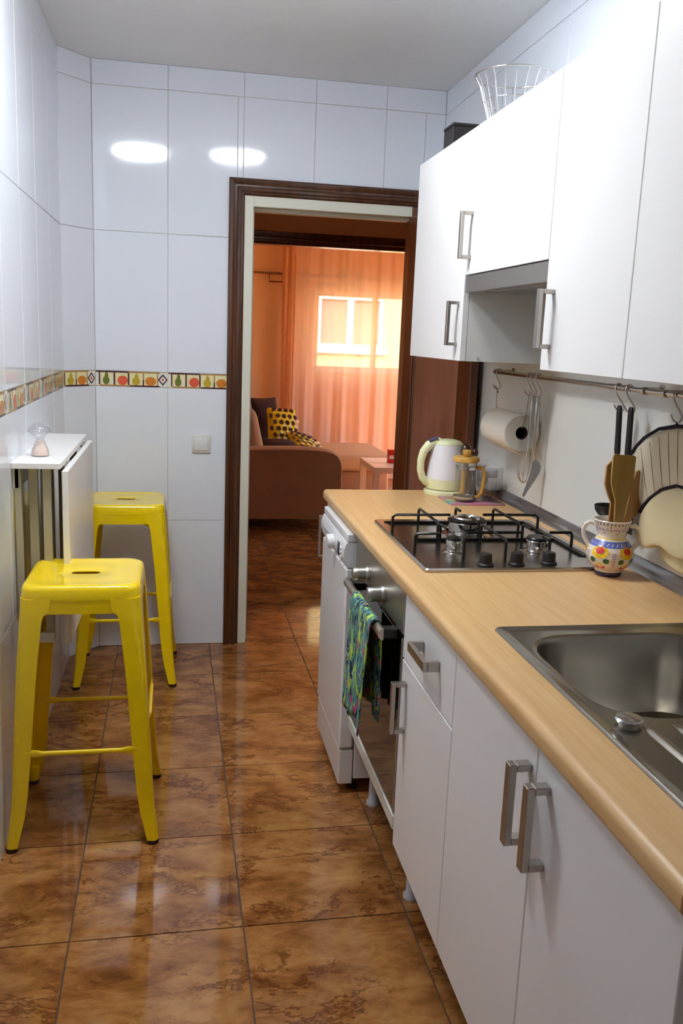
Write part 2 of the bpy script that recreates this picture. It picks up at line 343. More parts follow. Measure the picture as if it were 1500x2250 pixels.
def border_mesh(u0, u1):
    """printed fruit border, tile coordinates 0..1 along the repeat, cut to u0..u1"""
    b = B(); h = BZ1-BZ0; L = TW; mats = ['bcream', 'bplum', 'btan', 'bgreen', 'bred', 'byel', 'borange', 'bwhite']; k = h
    x0, x1 = u0*L, u1*L
    b.box(x0+.0012, x1-.0012, .0012, h-.0012, -.006, 0, .0008, 0)
    lay = [.0003]
    def clip(pts):
        out = [(min(max(x, x0+.002), x1-.002), z) for x, z in pts]
        return out if max(p[0] for p in out)-min(p[0] for p in out) > .002 else None
    def pol(pts, mi, dz=0):
        c = clip(pts)
        if c: b.poly([(x, z, .0003+dz) for x, z in c], mi)
    def rect(a, c, z0, z1, mi): pol([(a*L, z0*h), (c*L, z0*h), (c*L, z1*h), (a*L, z1*h)], mi)
    def ell(cx, cz, rx, rz, mi, dz=.0003, n=14): pol([(cx*L+rx*h*cos(2*pi*i/n), cz*h+rz*h*sin(2*pi*i/n)) for i in range(n)], mi, dz)
    rect(0, .45, .90, 1, 1); rect(.45, .88, .90, 1, 2); rect(.06, .47, 0, .10, 2); rect(.47, .88, 0, .10, 1)
    rect(.045, .065, .1, .9, 1); rect(.245, .268, .1, .9, 1); rect(.44, .462, .1, .9, 1); rect(.645, .665, .45, .9, 2); rect(.645, .665, .1, .45, 1); rect(.84, .858, .1, .9, 2)
    rect(.0, .045, .05, .95, 7); rect(.86, .99, .06, .94, 7)
    ell(.145, .38, .22, .28, 3); ell(.15, .68, .12, .24, 3, .0004); ell(.215, .32, .13, .22, 7, .0005); ell(.21, .32, .09, .17, 0, .0006)
    ell(.37, .40, .34, .32, 4); ell(.555, .36, .26, .27, 5); ell(.56, .62, .13, .24, 5, .0004); rect(.556, .566, .8, .95, 2)
    ell(.755, .38, .36, .30, 6)
    d = lambda r: [(.925*L+r*h*a, .5*h+r*h*c*1.15) for a, c in ((1, 0), (0, 1), (-1, 0), (0, -1))]
    pol(d(.34), 1, .0003); pol(d(.22), 7, .0005); pol(d(.10), 4, .0007)
    me = bpy.data.meshes.new('border_tile'); me.from_pydata(b.v, [], b.f)
    for q in mats: me.materials.append(M[q])
    me.polygons.foreach_set('material_index', b.m); return me
BM = border_mesh(0, 1)
def border(parent, org, u, n, cuts):
    fr = frame(org, u, n)
    for a, u0, u1 in cuts:
        me = BM if (u0, u1) == (0, 1) else border_mesh(u0, u1)
        put_tile(parent, me, fr @ Matrix.Translation((a-u0*TW, BZ0, 0)), 'border_tile', .0004)

G = [XC, -.0507, .2651, .5714, .8809, XR]
HX0, HX1, HZ = .24, 1.06, 2.06     # hole in the far wall
b = B(); W0, W1 = D+.004, D+.1
b.box(XL-.2, HX0, W0, W1, 0, H+.05); b.box(HX0, HX1, W0, W1, HZ, H+.05); b.box(HX1, XR+.2, W0, W1, 0, H+.05)
wf = struct('wall_far', b, 'grout', 'white tiled kitchen wall around the doorway with a fruit border')
wall_tiles(wf, (0, D, 0), (1, 0, 0), (0, -1, 0), G, [(HX0, HX1, HZ)])
border(wf, (0, D, 0), (1, 0, 0), (0, -1, 0), [(XC, 0, 1), (-.0507, 0, .935), (HX1+.002, 0, .31)])
n = Vector((-(D-YC), -(XC-XL), 0)); n = Vector((D-YC, -(XC-XL), 0)).normalized(); u = Vector((XC-XL, D-YC, 0)); LC = u.length
wc = struct('wall_corner', B().loft([[(XL-.004*.7, YC+.003, z), (XC-.003, D+.003, z), (XC-.05, D+.09, z), (XL-.1, D+.09, z), (XL-.1, YC, z)] for z in (0, H+.05)]), 'grout', 'narrow chamfered tiled corner between the left and far walls')
wall_tiles(wc, (XL, YC, 0), u, n, [0, LC]); border(wc, (XL, YC, 0), u, n, [(0, .437, 1)])
wl = struct('wall_left', B().box(XL-.2, XL-.004, -1.35, YC, 0, H+.05), 'grout', 'left white tiled wall beside the bar stools')
lc = [YC - k*.3155 for k in range(0, 16)][::-1]
wall_tiles(wl, (XL, 0, 0), (0, 1, 0), (1, 0, 0), lc)
border(wl, (XL, 0, 0), (0, 1, 0), (1, 0, 0), [(YC-(k+1)*TW, 0, 1) for k in range(13)])
wr = struct('wall_right', B().box(XR+.004, XR+.2, -1.35, D+.1, 0, H+.05), 'grout', 'right tiled wall behind the wall cabinets')
rc = [3.0157+.3170*k for k in range(-9, 4)]; rc[-1] = D
frr = lambda ys, rows: wall_tiles(wr, (XR, 0, 0), (0, -1, 0), (-1, 0, 0), [-y for y in ys][::-1], (), rows)
frr(rc, [(1.8456, 2.4189), (2.4189, H)])
frr([3.26, 3.3327, 3.6497, D], [(0, .595), (.595, 1.194), (1.2594, 1.8456)])
border(wr, (XR, 0, 0), (0, -1, 0), (-1, 0, 0), [(-3.56, 0, .97), (-3.87, 0, 1)])
struct('wall_near', B().box(XL-.2, XR+.2, -1.5, -1.35, 0, H+.05), 'plaster', 'wall behind the viewer')
struct('ceiling', B().box(XL-.2, XR+.2, -1.5, D+.1, H, H+.12), 'ceil', 'stippled off-white kitchen ceiling')

# doorway 1: casing, jambs, open leaf
d1 = root_struct('door_1', 'dark wooden doorway with cream inner frame and open door leaf')
def casing(ax0, ax1, zt, y, depth, parent, mat_='walnut', wdt=.068):
    """moulded casing: profile swept up, across and down with mitres (w across, d out of wall, depth negative y)"""
    prof = [(0, 0), (0, .018), (.006, .022), (.018, .021), (.026, .015), (.034, .015), (.040, .021), (.050, .020), (.055, .013), (.062, .012), (wdt, .006), (wdt, 0)]
    def col(x, z, sx, sz): return [(x+sx*w, y-depth*d_, z-sz*w) for w, d_ in prof]
    build('casing', B().loft([col(ax0, 0, 1, 0), col(ax0, zt, 1, 1)]), mat_, parent, 35)
    build('casing', B().loft([col(ax0, zt, 1, 1), col(ax1, zt, -1, 1)]), mat_, parent, 35)
    build('casing', B().loft([col(ax1, zt, -1, 1), col(ax1, 0, -1, 0)]), mat_, parent, 35)
casing(.206, 1.105, 2.0925, D, 1, d1)
build('jamb', B().box(.240, .3125, D-.003, D+.105, 0, 2.06, .002), 'cream', d1)
build('jamb', B().box(1.018, 1.06, D-.003, D+.105, 0, 2.06, .002), 'doorwood', d1)
build('head_jamb', B().box(.3125, 1.018, D-.003, D+.105, 1.981, 2.06, .002), 'cream', d1)
build('rebate', B().box(.3125, 1.018, D+.05, D+.10, 1.968, 1.981, .001).box(.3125, .320, D+.05, D+.10, 0, 1.968, .001), 'cream', d1)
lw, lt, lh = .735, .035, 1.965
leaf = build('door_leaf', B().box(0, .105, 0, lt, 0, lh, .003).box(lw-.105, lw, 0, lt, 0, lh, .003).box(.105, lw-.105, .001, lt-.001, lh-.12, lh, .002).box(.105, lw-.105, .001, lt-.001, 0, .16, .002), 'doorwood', d1, local=True)
leaf.location = (1.008, D-.012, .012); leaf.rotation_euler.z = math.atan2(-.725, .080)
build('door_panel', B().box(.125, lw-.125, .010, lt-.010, .18, lh-.14, .004), 'doorpanel', leaf, local=True)
mo = B()
for (a, c, p, q) in ((.105, .128, .16, lh-.12), (lw-.128, lw-.105, .16, lh-.12)): mo.box(a, c, .004, lt-.004, p, q, .004)
for (p, q) in ((.16, .183), (lh-.143, lh-.12)): mo.box(.128, lw-.128, .004, lt-.004, p, q, .004)
build('moulding', mo, 'walnut', leaf, local=True)
build('escutcheon', B().box(lw-.066, lw-.046, -.003, .003, 1.035, 1.085, .001), 'walnut', leaf, local=True)

# hall and second doorway
YH = 5.86
struct('wall_hall_left', B().box(-.95, -.8, D+.1, YH, 0, 2.6), 'hall', 'dim hall wall')
struct('wall_hall_right', B().box(3.3, 3.45, D+.1, YH, 0, 2.6), 'hall', 'dim hall wall')
struct('ceiling_hall', B().box(-.95, 3.45, D+.1, YH+.12, 2.52, 2.6), 'ceil', 'hall ceiling')
b = B().box(-.8, .26, YH, YH+.1, 0, 2.52).box(2.04, 3.3, YH, YH+.1, 0, 2.52).box(.26, 2.04, YH, YH+.1, 2.04, 2.52)
struct('wall_hall_far', b, 'hall', 'dim brown hall wall above the second doorway')
struct('wall_hall_near', B().box(-.8, -.676, D+.1, D+.12, 0, 2.52).box(1.3475, 3.3, D+.09, D+.12, 0, 2.52), 'hall')
d2 = root_struct('door_2', 'dark wooden casing of the wide doorway into the orange living room')
casing(.19, 2.11, 2.091, YH, 1, d2, 'walnut', .075)
build('head_jamb', B().box(.26, 2.04, YH-.002, YH+.105, 2.012, 2.04, .002), 'walnut', d2)
build('jamb', B().box(.245, .27, YH-.002, YH+.105, 0, 2.04, .002), 'walnut', d2); build('jamb', B().box(2.03, 2.055, YH-.002, YH+.105, 0, 2.04, .002), 'walnut', d2)

# living room shell
YW = 8.9; WX0, WX1, WZ0, WZ1 = 1.315, 2.62, 1.085, 1.90
b = B().box(-.8, WX0, YW, YW+.22, 0, 2.55).box(WX1, 3.4, YW, YW+.22, 0, 2.55).box(WX0, WX1, YW, YW+.22, 0, WZ0).box(WX0, WX1, YW, YW+.22, WZ1, 2.55)
struct('wall_living_far', b, 'orange', 'orange living room wall with the window')
struct('wall_living_left', B().box(-.95, -.8, YH, YW+.22, 0, 2.6), 'orange', 'orange living room side wall'); struct('wall_living_right', B().box(3.3, 3.45, YH, 6.4, 0, 2.6).box(3.3, 3.45, 8.4, YW+.22, 0, 2.6).box(3.3, 3.45, 6.4, 8.4, 2.2, 2.6).box(3.3, 3.45, 6.4, 8.4, 0, .06), 'orange', 'orange living room side wall with an opening for the added window')
struct('ceiling_living', B().box(-.8, 3.3, YH+.1, YW+.2, 2.5, 2.6), 'ceil', 'living room ceiling')
w1 = root_struct('window_1', 'white framed living room window behind the sheer curtain')
yf = YW+.09
for (x0, x1, z0, z1) in ((WX0, WX0+.035, WZ0, WZ1), (WX1-.035, WX1, WZ0, WZ1), (WX0+.035, WX1-.035, WZ0, WZ0+.03), (WX0+.035, WX1-.035, WZ1-.025, WZ1)):
    build('window_frame', B().box(x0, x1, yf, yf+.06, z0, z1, .003), 'facadeframe', w1)
for k, (x0, x1) in enumerate(((WX0+.036, 1.965), (1.968, WX1-.036))):
    s_ = build('sash', B().box(x0, x0+.03, yf+.012+.02*k, yf+.03+.02*k, WZ0+.031, WZ1-.026, .002).box(x1-.03, x1, yf+.012+.02*k, yf+.03+.02*k, WZ0+.031, WZ1-.026, .002).box(x0+.03, x1-.03, yf+.012+.02*k, yf+.03+.02*k, WZ0+.031, WZ0+.06, .002).box(x0+.03, x1-.03, yf+.012+.02*k, yf+.03+.02*k, WZ1-.055, WZ1-.026, .002), 'facadeframe', w1)
    build('pane', B().box(x0+.03, x1-.03, yf+.019+.02*k, yf+.023+.02*k, WZ0+.06, WZ1-.055), 'pane', s_)
build('sill', B().box(WX0, WX1, YW+.002, yf, WZ0-.001, WZ0+.012, .003), 'facadeframe', w1)

w2 = root_struct('added_window', 'unseen tall window added in the side wall to light the living room')  # unseen window, added so sun and sky brighten the living room
for (y0, y1, z0, z1) in ((6.4, 6.45, .06, 2.2), (8.35, 8.4, .06, 2.2), (7.375, 7.425, .11, 2.15), (6.45, 8.35, .06, .11), (6.45, 8.35, 2.15, 2.2)):
    build('window_frame', B().box(3.35, 3.40, y0, y1, z0, z1, .003), 'facadeframe', w2)
for y0, y1 in ((6.45, 7.375), (7.425, 8.35)): build('pane', B().box(3.372, 3.376, y0, y1, .11, 2.15), 'pane', w2)
def portal(loc, rot, sx, sy):
    l = bpy.data.lights.new('daylight_portal', 'AREA'); l.shape = 'RECTANGLE'; l.size = sx; l.size_y = sy; l.cycles.is_portal = True
    o = bpy.data.objects.new('daylight_portal', l); COL.objects.link(o); o.location = loc; o.rotation_euler = rot
portal((3.46, 7.4, 1.13), (0, radians(90), 0), 2.14, 2.0)
portal(((WX0+WX1)/2, YW+.24, (WZ0+WZ1)/2), (radians(-90), 0, 0), WX1-WX0, WZ1-WZ0)

# neighbouring building across the yard
nb = thing('apartment_building', 'pale yellow building across the yard seen through the living room window', 'building', (2.5, 13, -6))
b = B(); wx = [(1.98, 2.99), (4.2, 5.2)]; z0, z1 = 1.27, 2.05
b.box(-6, 1.98, 13, 13.3, -6, 5.5).box(2.99, 4.2, 13, 13.3, -6, 5.5).box(5.2, 11, 13, 13.3, -6, 5.5).box(1.98, 2.99, 13, 13.3, -6, z0).box(1.98, 2.99, 13, 13.3, z1, 5.5).box(4.2, 5.2, 13, 13.3, -6, z0).box(4.2, 5.2, 13, 13.3, z1, 5.5)
build('facade_wall', b, 'facade', nb)
for x0, x1 in wx:
    w = build('window', B().box(x0, x0+.07, 13.05, 13.12, z0, z1, .004).box(x1-.07, x1, 13.05, 13.12, z0, z1, .004).box(x0+.07, x1-.07, 13.05, 13.12, z0, z0+.07, .004).box(x0+.07, x1-.07, 13.05, 13.12, z1-.07, z1, .004).box((x0+x1)/2-.05, (x0+x1)/2+.05, 13.05, 13.12, z0+.07, z1-.07, .004), 'facadeframe', nb)
    build('blind', B().box(x0+.07, x1-.07, 13.10, 13.14, z0+.07, z1-.07), 'shutter', w)
    build('window_sill', B().box(x0-.05, x1+.05, 12.93, 13.05, z0-.07, z0, .006), 'facadeframe', nb)

# ------------------------------------------------------------------ cabinets
XF, XDR, ZC = .515, .53, .90
YD0, YD1, YD2, YD3 = 1.937, 1.541, 1.140, .742
def bow(b, p0, p1, out, w=.017, t=.010, drop=.036):
    """bow handle from p0 to p1 standing 'drop' off the door in direction -x; w across, t thick"""
    p0, p1 = Vector(p0), Vector(p1); ax = (p1-p0).normalized(); ac = Vector((0, 1, 0)) if abs(ax.z) > .5 else Vector((0, 0, 1))
    def bar(a, c):
        lo = [min(a[i], c[i]) for i in range(3)]; hi = [max(a[i], c[i]) for i in range(3)]
        b.box(lo[0], hi[0], lo[1], hi[1], lo[2], hi[2], .0012)
    x = p0.x; h = ac*w/2
    bar(p0+Vector((-drop, 0, 0))-h, p1+Vector((-drop+t, 0, 0))+h)
    bar(p0+Vector((-drop+t, 0, 0))-h, p0+ax*t+h); bar(p1+Vector((-drop+t, 0, 0))-h, p1-ax*t+h); return b
def cab_legs(root, ys, x0=.67, x1=1.08, z=.19):
    for y in ys:
        for x in (x0, x1): build('leg', B().lathe([(.022, 0), (.022, .008), (.015, .014), (.015, z-.012), (.022, z-.006), (.022, z)], (x, y, 0), 14), 'gray', root, 50)
def carcass(b, x0, x1, y0, y1, z0, z1, t=.016):
    b.box(x0, x1, y0, y0+t, z0, z1).box(x0, x1, y1-t, y1, z0, z1).box(x0, x1, y0+t, y1-t, z0, z0+t).box(x1-.006, x1, y0+t, y1-t, z0+t, z1).box(x0, x1, y0+t, y1-t, z1-t, z1); return b
ZB = .202
# drawer unit
c = thing('base_cabinet', 'white drawer-over-door base cabinet between the oven and the sink cabinet', 'cabinet', (.82, (YD0+YD1)/2, 0))
build('carcass', carcass(B(), .55, 1.12, YD1+.001, YD0-.001, ZB, .862), 'cabside', c)
d = build('drawer_front', B().box(XDR, .549, YD1+.0015, YD0-.0015, .697, .860, .0015), 'cab', c)
build('handle', bow(B(), (XDR, 1.642, .785), (XDR, 1.772, .785), 0, .022, .010), 'nickel', d)
d = build('door', B().box(XDR, .549, YD1+.0015, YD0-.0015, ZB, .6925, .0015), 'cab', c)
build('handle', bow(B(), (XDR, 1.892, .522), (XDR, 1.892, .650), 0), 'nickel', d)
cab_legs(c, (YD1+.05, YD0-.05))
# sink unit
c = thing('base_cabinet', 'white two-door base cabinet under the sink with a pair of upright bow handles', 'cabinet', (.82, YD2, 0))
cb = B(); cb.box(.55, 1.12, YD3+.001, YD3+.017, ZB, .862).box(.55, 1.12, YD1-.017, YD1-.001, ZB, .862).box(.55, 1.12, YD3+.017, YD1-.017, ZB, ZB+.016).box(1.114, 1.12, YD3+.017, YD1-.017, ZB+.016, .70)
build('carcass', cb, 'cabside', c)
for (a, e, hy) in ((YD2, YD1, 1.166), (YD3, YD2, 1.096)):
    d = build('door', B().box(XDR, .549, a+.0015, e-.0015, ZB, .860, .0015), 'cab', c)
    build('handle', bow(B(), (XDR, hy, .683), (XDR, hy, .818), 0, .019, .012), 'nickel', d)
cab_legs(c, (YD3+.05, YD1-.05))
# oven housing
YO1 = 2.537
c = thing('oven_housing', 'white cabinet housing around the built-in oven with a pale rail under it', 'cabinet', (.82, 2.237, 0))
hb = B().box(.55, 1.12, YD0+.001, YD0+.007, .237, .862).box(.55, 1.12, YO1-.007, YO1-.001, .237, .862).box(.55, 1.12, YD0+.007, YO1-.007, .237, .262).box(1.114, 1.12, YD0+.007, YO1-.007, .262, .862)
build('carcass', hb, 'cabside', c)
build('bottom_rail', B().box(.528, .549, YD0+.002, YO1-.004, .237, .274, .002), 'offwhite', c)
cab_legs(c, (2.0, 2.475), .607, 1.08, .237)
# end unit beyond the dishwasher
c = thing('base_cabinet', 'narrow white base cabinet at the far end of the counter beyond the dishwasher', 'cabinet', (.82, 3.036, 0))
build('carcass', carcass(B(), .55, 1.12, 2.990, 3.083, ZB, .862), 'cabside', c)
d = build('door', B().box(XDR, .549, 2.991, 3.082, ZB, .860, .0015), 'cab', c)
build('handle', bow(B(), (XDR, 3.036, .662), (XDR, 3.036, .815), 0, .010, .007), 'nickel', d)
cab_legs(c, (3.036,))

# worktop with a cut-out for the sink, post-formed front edge
SX0, SX1, SY0, SY1 = .615, 1.085, .775, 1.525
YW0, YW1 = .735, 3.095
def slab_profile(x0, x1, y0, y1, b, round_front):
    z0, z1 = .864, ZC
    if not round_front: b.box(x0, x1, y0, y1, z0, z1); return
    pr = [(x1, z0), (x1, z1)]
    r = .013
    pr += [(x0+r-r*sin(a), z1-r+r*cos(a)) for a in [pi/2*i/6 for i in range(7)]]
    pr += [(x0+r*.7-r*.7*cos(a), z0+r*.7-r*.7*sin(a)) for a in [pi/2*i/4 for i in range(5)]]
    b.loft([[(x, y, z) for x, z in pr] for y in (y0, y1)])
b = B(); slab_profile(XF, SX0, YW0, YW1, b, True); b.box(SX0, XR-.001, SY1, YW1, .864, ZC).box(SX0, XR-.001, YW0, SY0, .864, ZC).box(SX1, XR-.001, SY0, SY1, .864, ZC)
wt = build('worktop', b, 'beech', smooth=30); tag(wt, 'long beech-effect laminate worktop with a rounded front edge', 'worktop')
build('end_strip', B().box(XF+.004, XR-.002, YW1, YW1+.0015, .868, ZC-.002), 'doorwood', wt)
pr = [(1.1175, ZC), (1.120, ZC+.006), (1.128, ZC+.012), (1.136, ZC+.020), (1.140, ZC+.030), (1.1432, ZC+.032), (1.1432, ZC)]
up = build('worktop_upstand', B().loft([[(x, y, z) for x, z in pr] for y in (YW0, YW1)]), 'alu', smooth=50); tag(up, 'grey coved strip sealing the worktop to the splashback', 'sealing strip')
sp = build('splashback', B().box(1.1435, XR+.002, .72, 3.245, ZC, 1.40, .001), 'panel'); tag(sp, 'plain white splashback panel behind the hob and utensil rail', 'splashback')

# ------------------------------------------------------------------ dishwasher
DX, DY0, DY1 = .497, 2.540, 2.987
c = thing('dishwasher', 'white freestanding dishwasher between the oven and the narrow end cabinet', 'dishwasher', (.82, 2.763, .03))
build('body', B().box(.553, 1.10, DY0+.003, DY1-.003, .05, .858, .003), 'appliance', c)
dr = build('door', B().box(DX+.004, .548, DY0+.001, DY1-.001, .158, .752, .006), 'appliance', c)
pp = [(.548, .756), (DX+.012, .756), (DX+.003, .764), (DX-.004, .785), (DX-.003, .812), (DX+.004, .832), (.548, .832)]
cp = build('control_panel', B().prism(pp, 'y', DY0+.001, DY1-.001), 'appliance', c, 50)
build('top_strip', B().box(DX+.006, .548, DY0+.001, DY1-.001, .8345, .8595, .003), 'white', c)
build('plinth', B().box(DX+.008, .55, DY0+.003, DY1-.003, .035, .150, .002), 'appliance', c)
build('knob', B().tube([(DX-.003, 2.728, .795), (DX-.026, 2.728, .793)], .024, 24), 'white', cp, 50)
build('display', B().box(DX-.0060, DX-.0030, 2.622, 2.650, .774, .815, .001), 'display', cp)
for k in range(3): build('button', B().tube([(DX-.003, 2.590, .778+.014*k), (DX-.008, 2.590, .778+.014*k)], .005, 12), 'white', cp, 50)
build('handle_recess', B().box(DX-.0058, DX-.003, 2.80, 2.93, .776, .806, .001), 'gray', cp)
for x in (.56, 1.04):
    for y in (DY0+.05, DY1-.05): build('foot', B().lathe([(.02, 0), (.02, .01), (.009, .015), (.009, .05)], (x, y, 0), 12), 'blackplastic', c, 50)

# ------------------------------------------------------------------ oven
c = thing('oven', 'built-in stainless oven with a black glass door under the hob', 'oven', (.80, 2.237, .262))
OY0, OY1 = YD0+.008, YO1-.008
build('body', B().box(.552, 1.05, OY0+.006, OY1-.006, .2625, .84), 'black', c)
pn = build('control_panel', B().box(.529, .552, OY0, OY1, .748, .861, .002), 'steel', c)
build('gap_strip', B().box(.533, .552, OY0, OY1, .738, .748), 'black', c)
for y in (2.345, 2.146):
    k = B().tube([(.529, y, .79), (.522, y, .79), (.517, y, .79)], [.024, .024, .021], 28).tube([(.517, y, .79), (.496, y, .79), (.484, y, .79), (.482, y, .79)], [.0205, .0195, .0190, .0175], 28)
    build('knob', k, 'steel', pn, 35)
dr = build('door', B().box(.531, .551, OY0, OY1, .277, .738, .002), 'blackglass', c)
for y in (OY0, OY1-.012): build('door_trim', B().box(.5295, .5345, y, y+.012, .279, .736, .001), 'steel', dr)
HX, HZ0, HZ1 = .482, .722, .750
hpr = [(HX+.004, HZ0), (HX-.002, HZ0+.006), (HX-.004, (HZ0+HZ1)/2), (HX-.002, HZ1-.006), (HX+.004, HZ1), (HX+.010, HZ1), (HX+.010, HZ0)]
build('handle', B().prism(hpr, 'y', 1.985, 2.452), 'nickel', dr, 60)
build('handle_bracket', B().box(HX+.010, .531, 1.987, 2.020, HZ0+.002, HZ1-.002, .002), 'black', dr)
build('handle_bracket', B().box(HX+.010, .531, 2.400, 2.450, HZ0+.002, HZ1-.002, .002), 'black', dr)

# towel over the oven handle
b = B(); NY, NS = 34, 46; y0, y1 = 2.045, 2.30; rows = []
for i in range(NY+1):
    v = i/NY; y = y0+(y1-y0)*v; row = []
    lf = .300+.016*sin(v*6.5+2.6)+.005*sin(v*15); lb = .262+.010*sin(v*7+2)
    for j in range(NS+1):
        s = j/NS*(lf+lb+.05)
        if s < lf:                       # front flap from its hem upward
            t = (lf-s)/lf; x = HX-.0085-.002-.010*(.5+.5*sin(v*19+t*1.2))*t**.6-.006*t; z = HZ1-.010-(lf-s); yy = y+(.5-v)*.05*t+.006*sin(t*5+v*9)*t
        elif s < lf+.05:
            a = (s-lf)/.05*pi; x = HX+.0035-.0145*cos(a); z = HZ1-.010+.0145*sin(a); yy = y
        else:
            q = s-lf-.05; t = q/lb; x = min(HX+.018+.010*(.5+.5*sin(v*17+1+t))*t**.5, .526); z = HZ1-.010-q; yy = y+(.4-v)*.05*t
        row.append((x, yy, z))
    rows.append(row)
b.loft(rows, False, False)
tw = build('dish_towel', b, 'towel', smooth=60); tag(tw, 'green floral dish towel hung over the oven handle', 'towel')
sm = tw.modifiers.new('thick', 'SOLIDIFY'); sm.thickness = .0025; sm.offset = 0

# ------------------------------------------------------------------ hob
hx0, hx1, hy0, hy1 = .577, 1.075, 1.953, 2.528
c = thing('gas_hob', 'stainless three-burner gas hob with black pan supports set in the worktop', 'hob', (.82, 2.24, ZC))
def rrect(x0, x1, y0, y1, r, z, n=6):
    P = []
    for cx, cy, a0 in ((x1-r, y1-r, 0), (x0+r, y1-r, pi/2), (x0+r, y0+r, pi), (x1-r, y0+r, 3*pi/2)):
        P += [(cx+r*cos(a0+pi/2*i/n), cy+r*sin(a0+pi/2*i/n), z) for i in range(n+1)]
    return P
z = ZC
build('plate', B().loft([rrect(hx0, hx1, hy0, hy1, .012, z+.0003), rrect(hx0, hx1, hy0, hy1, .012, z+.006), rrect(hx0+.004, hx1-.004, hy0+.004, hy1-.004, .010, z+.010),
      rrect(hx0+.028, hx1-.022, hy0+.098, hy1-.022, .03, z+.010), rrect(hx0+.031, hx1-.025, hy0+.101, hy1-.025, .03, z+.0065)]), 'hobsteel', c, 30)
zp = z+.0066
for nm, bx, by, r, lab in (('burner', .817, 2.372, .056, 'large burner'), ('burner', .705, 2.134, .021, 'small front burner'), ('burner', .935, 2.134, .030, 'medium rear burner')):
    k = r/.056
    u_ = build(nm, B().lathe([(0, 0), (r*1.5, 0), (r*1.15, .004), (r*.9, .006), (r*.9, .016), (r*1.02, .018), (r*1.02, .030), (r*.97, .032), (0, .032)], (bx, by, zp), 40), 'chrome', c, 35, lab)
    build('burner_cap', B().lathe([(0, .032), (r*.99, .032), (r*.99, .037), (r*.9, .040), (r*.35, .041) if r > .05 else (r*.5, .041), (0, .040)], (bx, by, zp), 40), 'black', u_, 35)
    if r > .05: build('crown_ring', B().lathe([(r*.52, .0405), (r*.56, .044), (r*.66, .044), (r*.70, .0405)], (bx, by, zp), 40), 'chrome', u_, 35)
for (kx, ky) in ((.7386, 1.984), (.8218, 1.990), (.9091, 1.996)):
    build('knob', B().lathe([(0, .0), (.021, 0), (.021, .003), (.0165, .006), (.0155, .026), (.014, .029), (0, .029)], (kx, ky, z+.010), 20).box(kx-.0045, kx+.0045, ky-.016, ky+.016, z+.012, z+.041, .002), 'blackplastic', c, 35)
WR = .0042
def wire(b, pts, r=WR): b.tube(pts, r, 6)
ZT, ZL = z+.055, zp
def finger(b, o, i, leg_in=False):
    pts = [(o[0], o[1], ZL), (o[0], o[1], ZT-.006), (o[0]+(i[0]-o[0])*.06, o[1]+(i[1]-o[1])*.06, ZT), (i[0], i[1], ZT)]
    if leg_in: pts[-1:] = [(o[0]+(i[0]-o[0])*.96, o[1]+(i[1]-o[1])*.96, ZT), (i[0], i[1], ZT-.006), (i[0], i[1], ZL)]
    wire(b, pts)
def bars(b, x0, x1, y0, y1):
    for (p, q) in (((x0, y0), (x1, y0)), ((x1, y0), (x1, y1)), ((x1, y1), (x0, y1)), ((x0, y1), (x0, y0))):
        b.box(min(p[0], q[0])-.004, max(p[0], q[0])+.004, min(p[1], q[1])-.004, max(p[1], q[1])+.004, zp, zp+.007, .001)
s1 = B()
finger(s1, (.598, 2.375), (.767, 2.375)); finger(s1, (1.037, 2.377), (.867, 2.377)); finger(s1, (.70, 2.470), (.70, 2.268), True); finger(s1, (.933, 2.472), (.933, 2.268), True); finger(s1, (.815, 2.472), (.815, 2.430)); finger(s1, (.817, 2.268), (.817, 2.316))
build('pan_support', s1, 'black', c, 50)
f1 = B(); f1.box(.60, 1.04, 2.478, 2.488, zp, zp+.007, .001).box(.63, 1.035, 2.253, 2.264, zp, zp+.007, .001).box(1.033, 1.041, 2.06, 2.478, zp, zp+.007, .001)
build('support_frame', f1, 'black', c)
s2 = B()
finger(s2, (.600, 2.134), (.665, 2.134)); wire(s2, [(.742, 2.145, ZT), (.898, 2.145, ZT)]); finger(s2, (1.037, 2.145), (.973, 2.145)); finger(s2, (.70, 2.246), (.70, 2.182)); finger(s2, (.937, 2.246), (.937, 2.182)); finger(s2, (.817, 2.246), (.817, 2.056), True); finger(s2, (.705, 2.052), (.705, 2.090)); finger(s2, (.933, 2.052), (.933, 2.098))
build('pan_support', s2, 'black', c, 50)

# ------------------------------------------------------------------ sink
c = thing('sink', 'stainless inset sink with a bowl and a ribbed drainer', 'sink', (.85, 1.15, ZC))
sx0, sx1, sy0, sy1 = .600, 1.100, .762, 1.543
bx0, bx1, by0, by1 = .640, 1.005, 1.130, 1.490
N_ = 6
outer = [rrect(sx0, sx1, sy0, sy1, .012, ZC+.0003, N_), rrect(sx0+.0008, sx1-.0008, sy0+.0008, sy1-.0008, .012, ZC+.0035, N_), rrect(sx0+.003, sx1-.003, sy0+.003, sy1-.003, .012, ZC+.0058, N_), rrect(sx0+.007, sx1-.007, sy0+.007, sy1-.007, .012, ZC+.0055, N_), rrect(sx0+.013, sx1-.013, sy0+.013, sy1-.013, .014, ZC+.0025, N_), rrect(sx0+.022, sx1-.02, sy0+.02, sy1-.022, .018, ZC+.0015, N_)]
bowl = [rrect(bx0-.012, bx1+.012, by0-.010, by1+.010, .105, ZC+.0015, N_), rrect(bx0-.004, bx1+.004, by0-.004, by1+.004, .10, ZC-.001, N_), rrect(bx0, bx1, by0, by1, .095, ZC-.010, N_), rrect(bx0+.010, bx1-.010, by0+.010, by1-.010, .085, ZC-.12, N_),
        rrect(bx0+.022, bx1-.022, by0+.022, by1-.022, .075, ZC-.150, N_), rrect(bx0+.05, bx1-.05, by0+.05, by1-.05, .06, ZC-.162, N_), rrect(bx0+.15, bx1-.15, by0+.145, by1-.145, .03, ZC-.165, N_)]
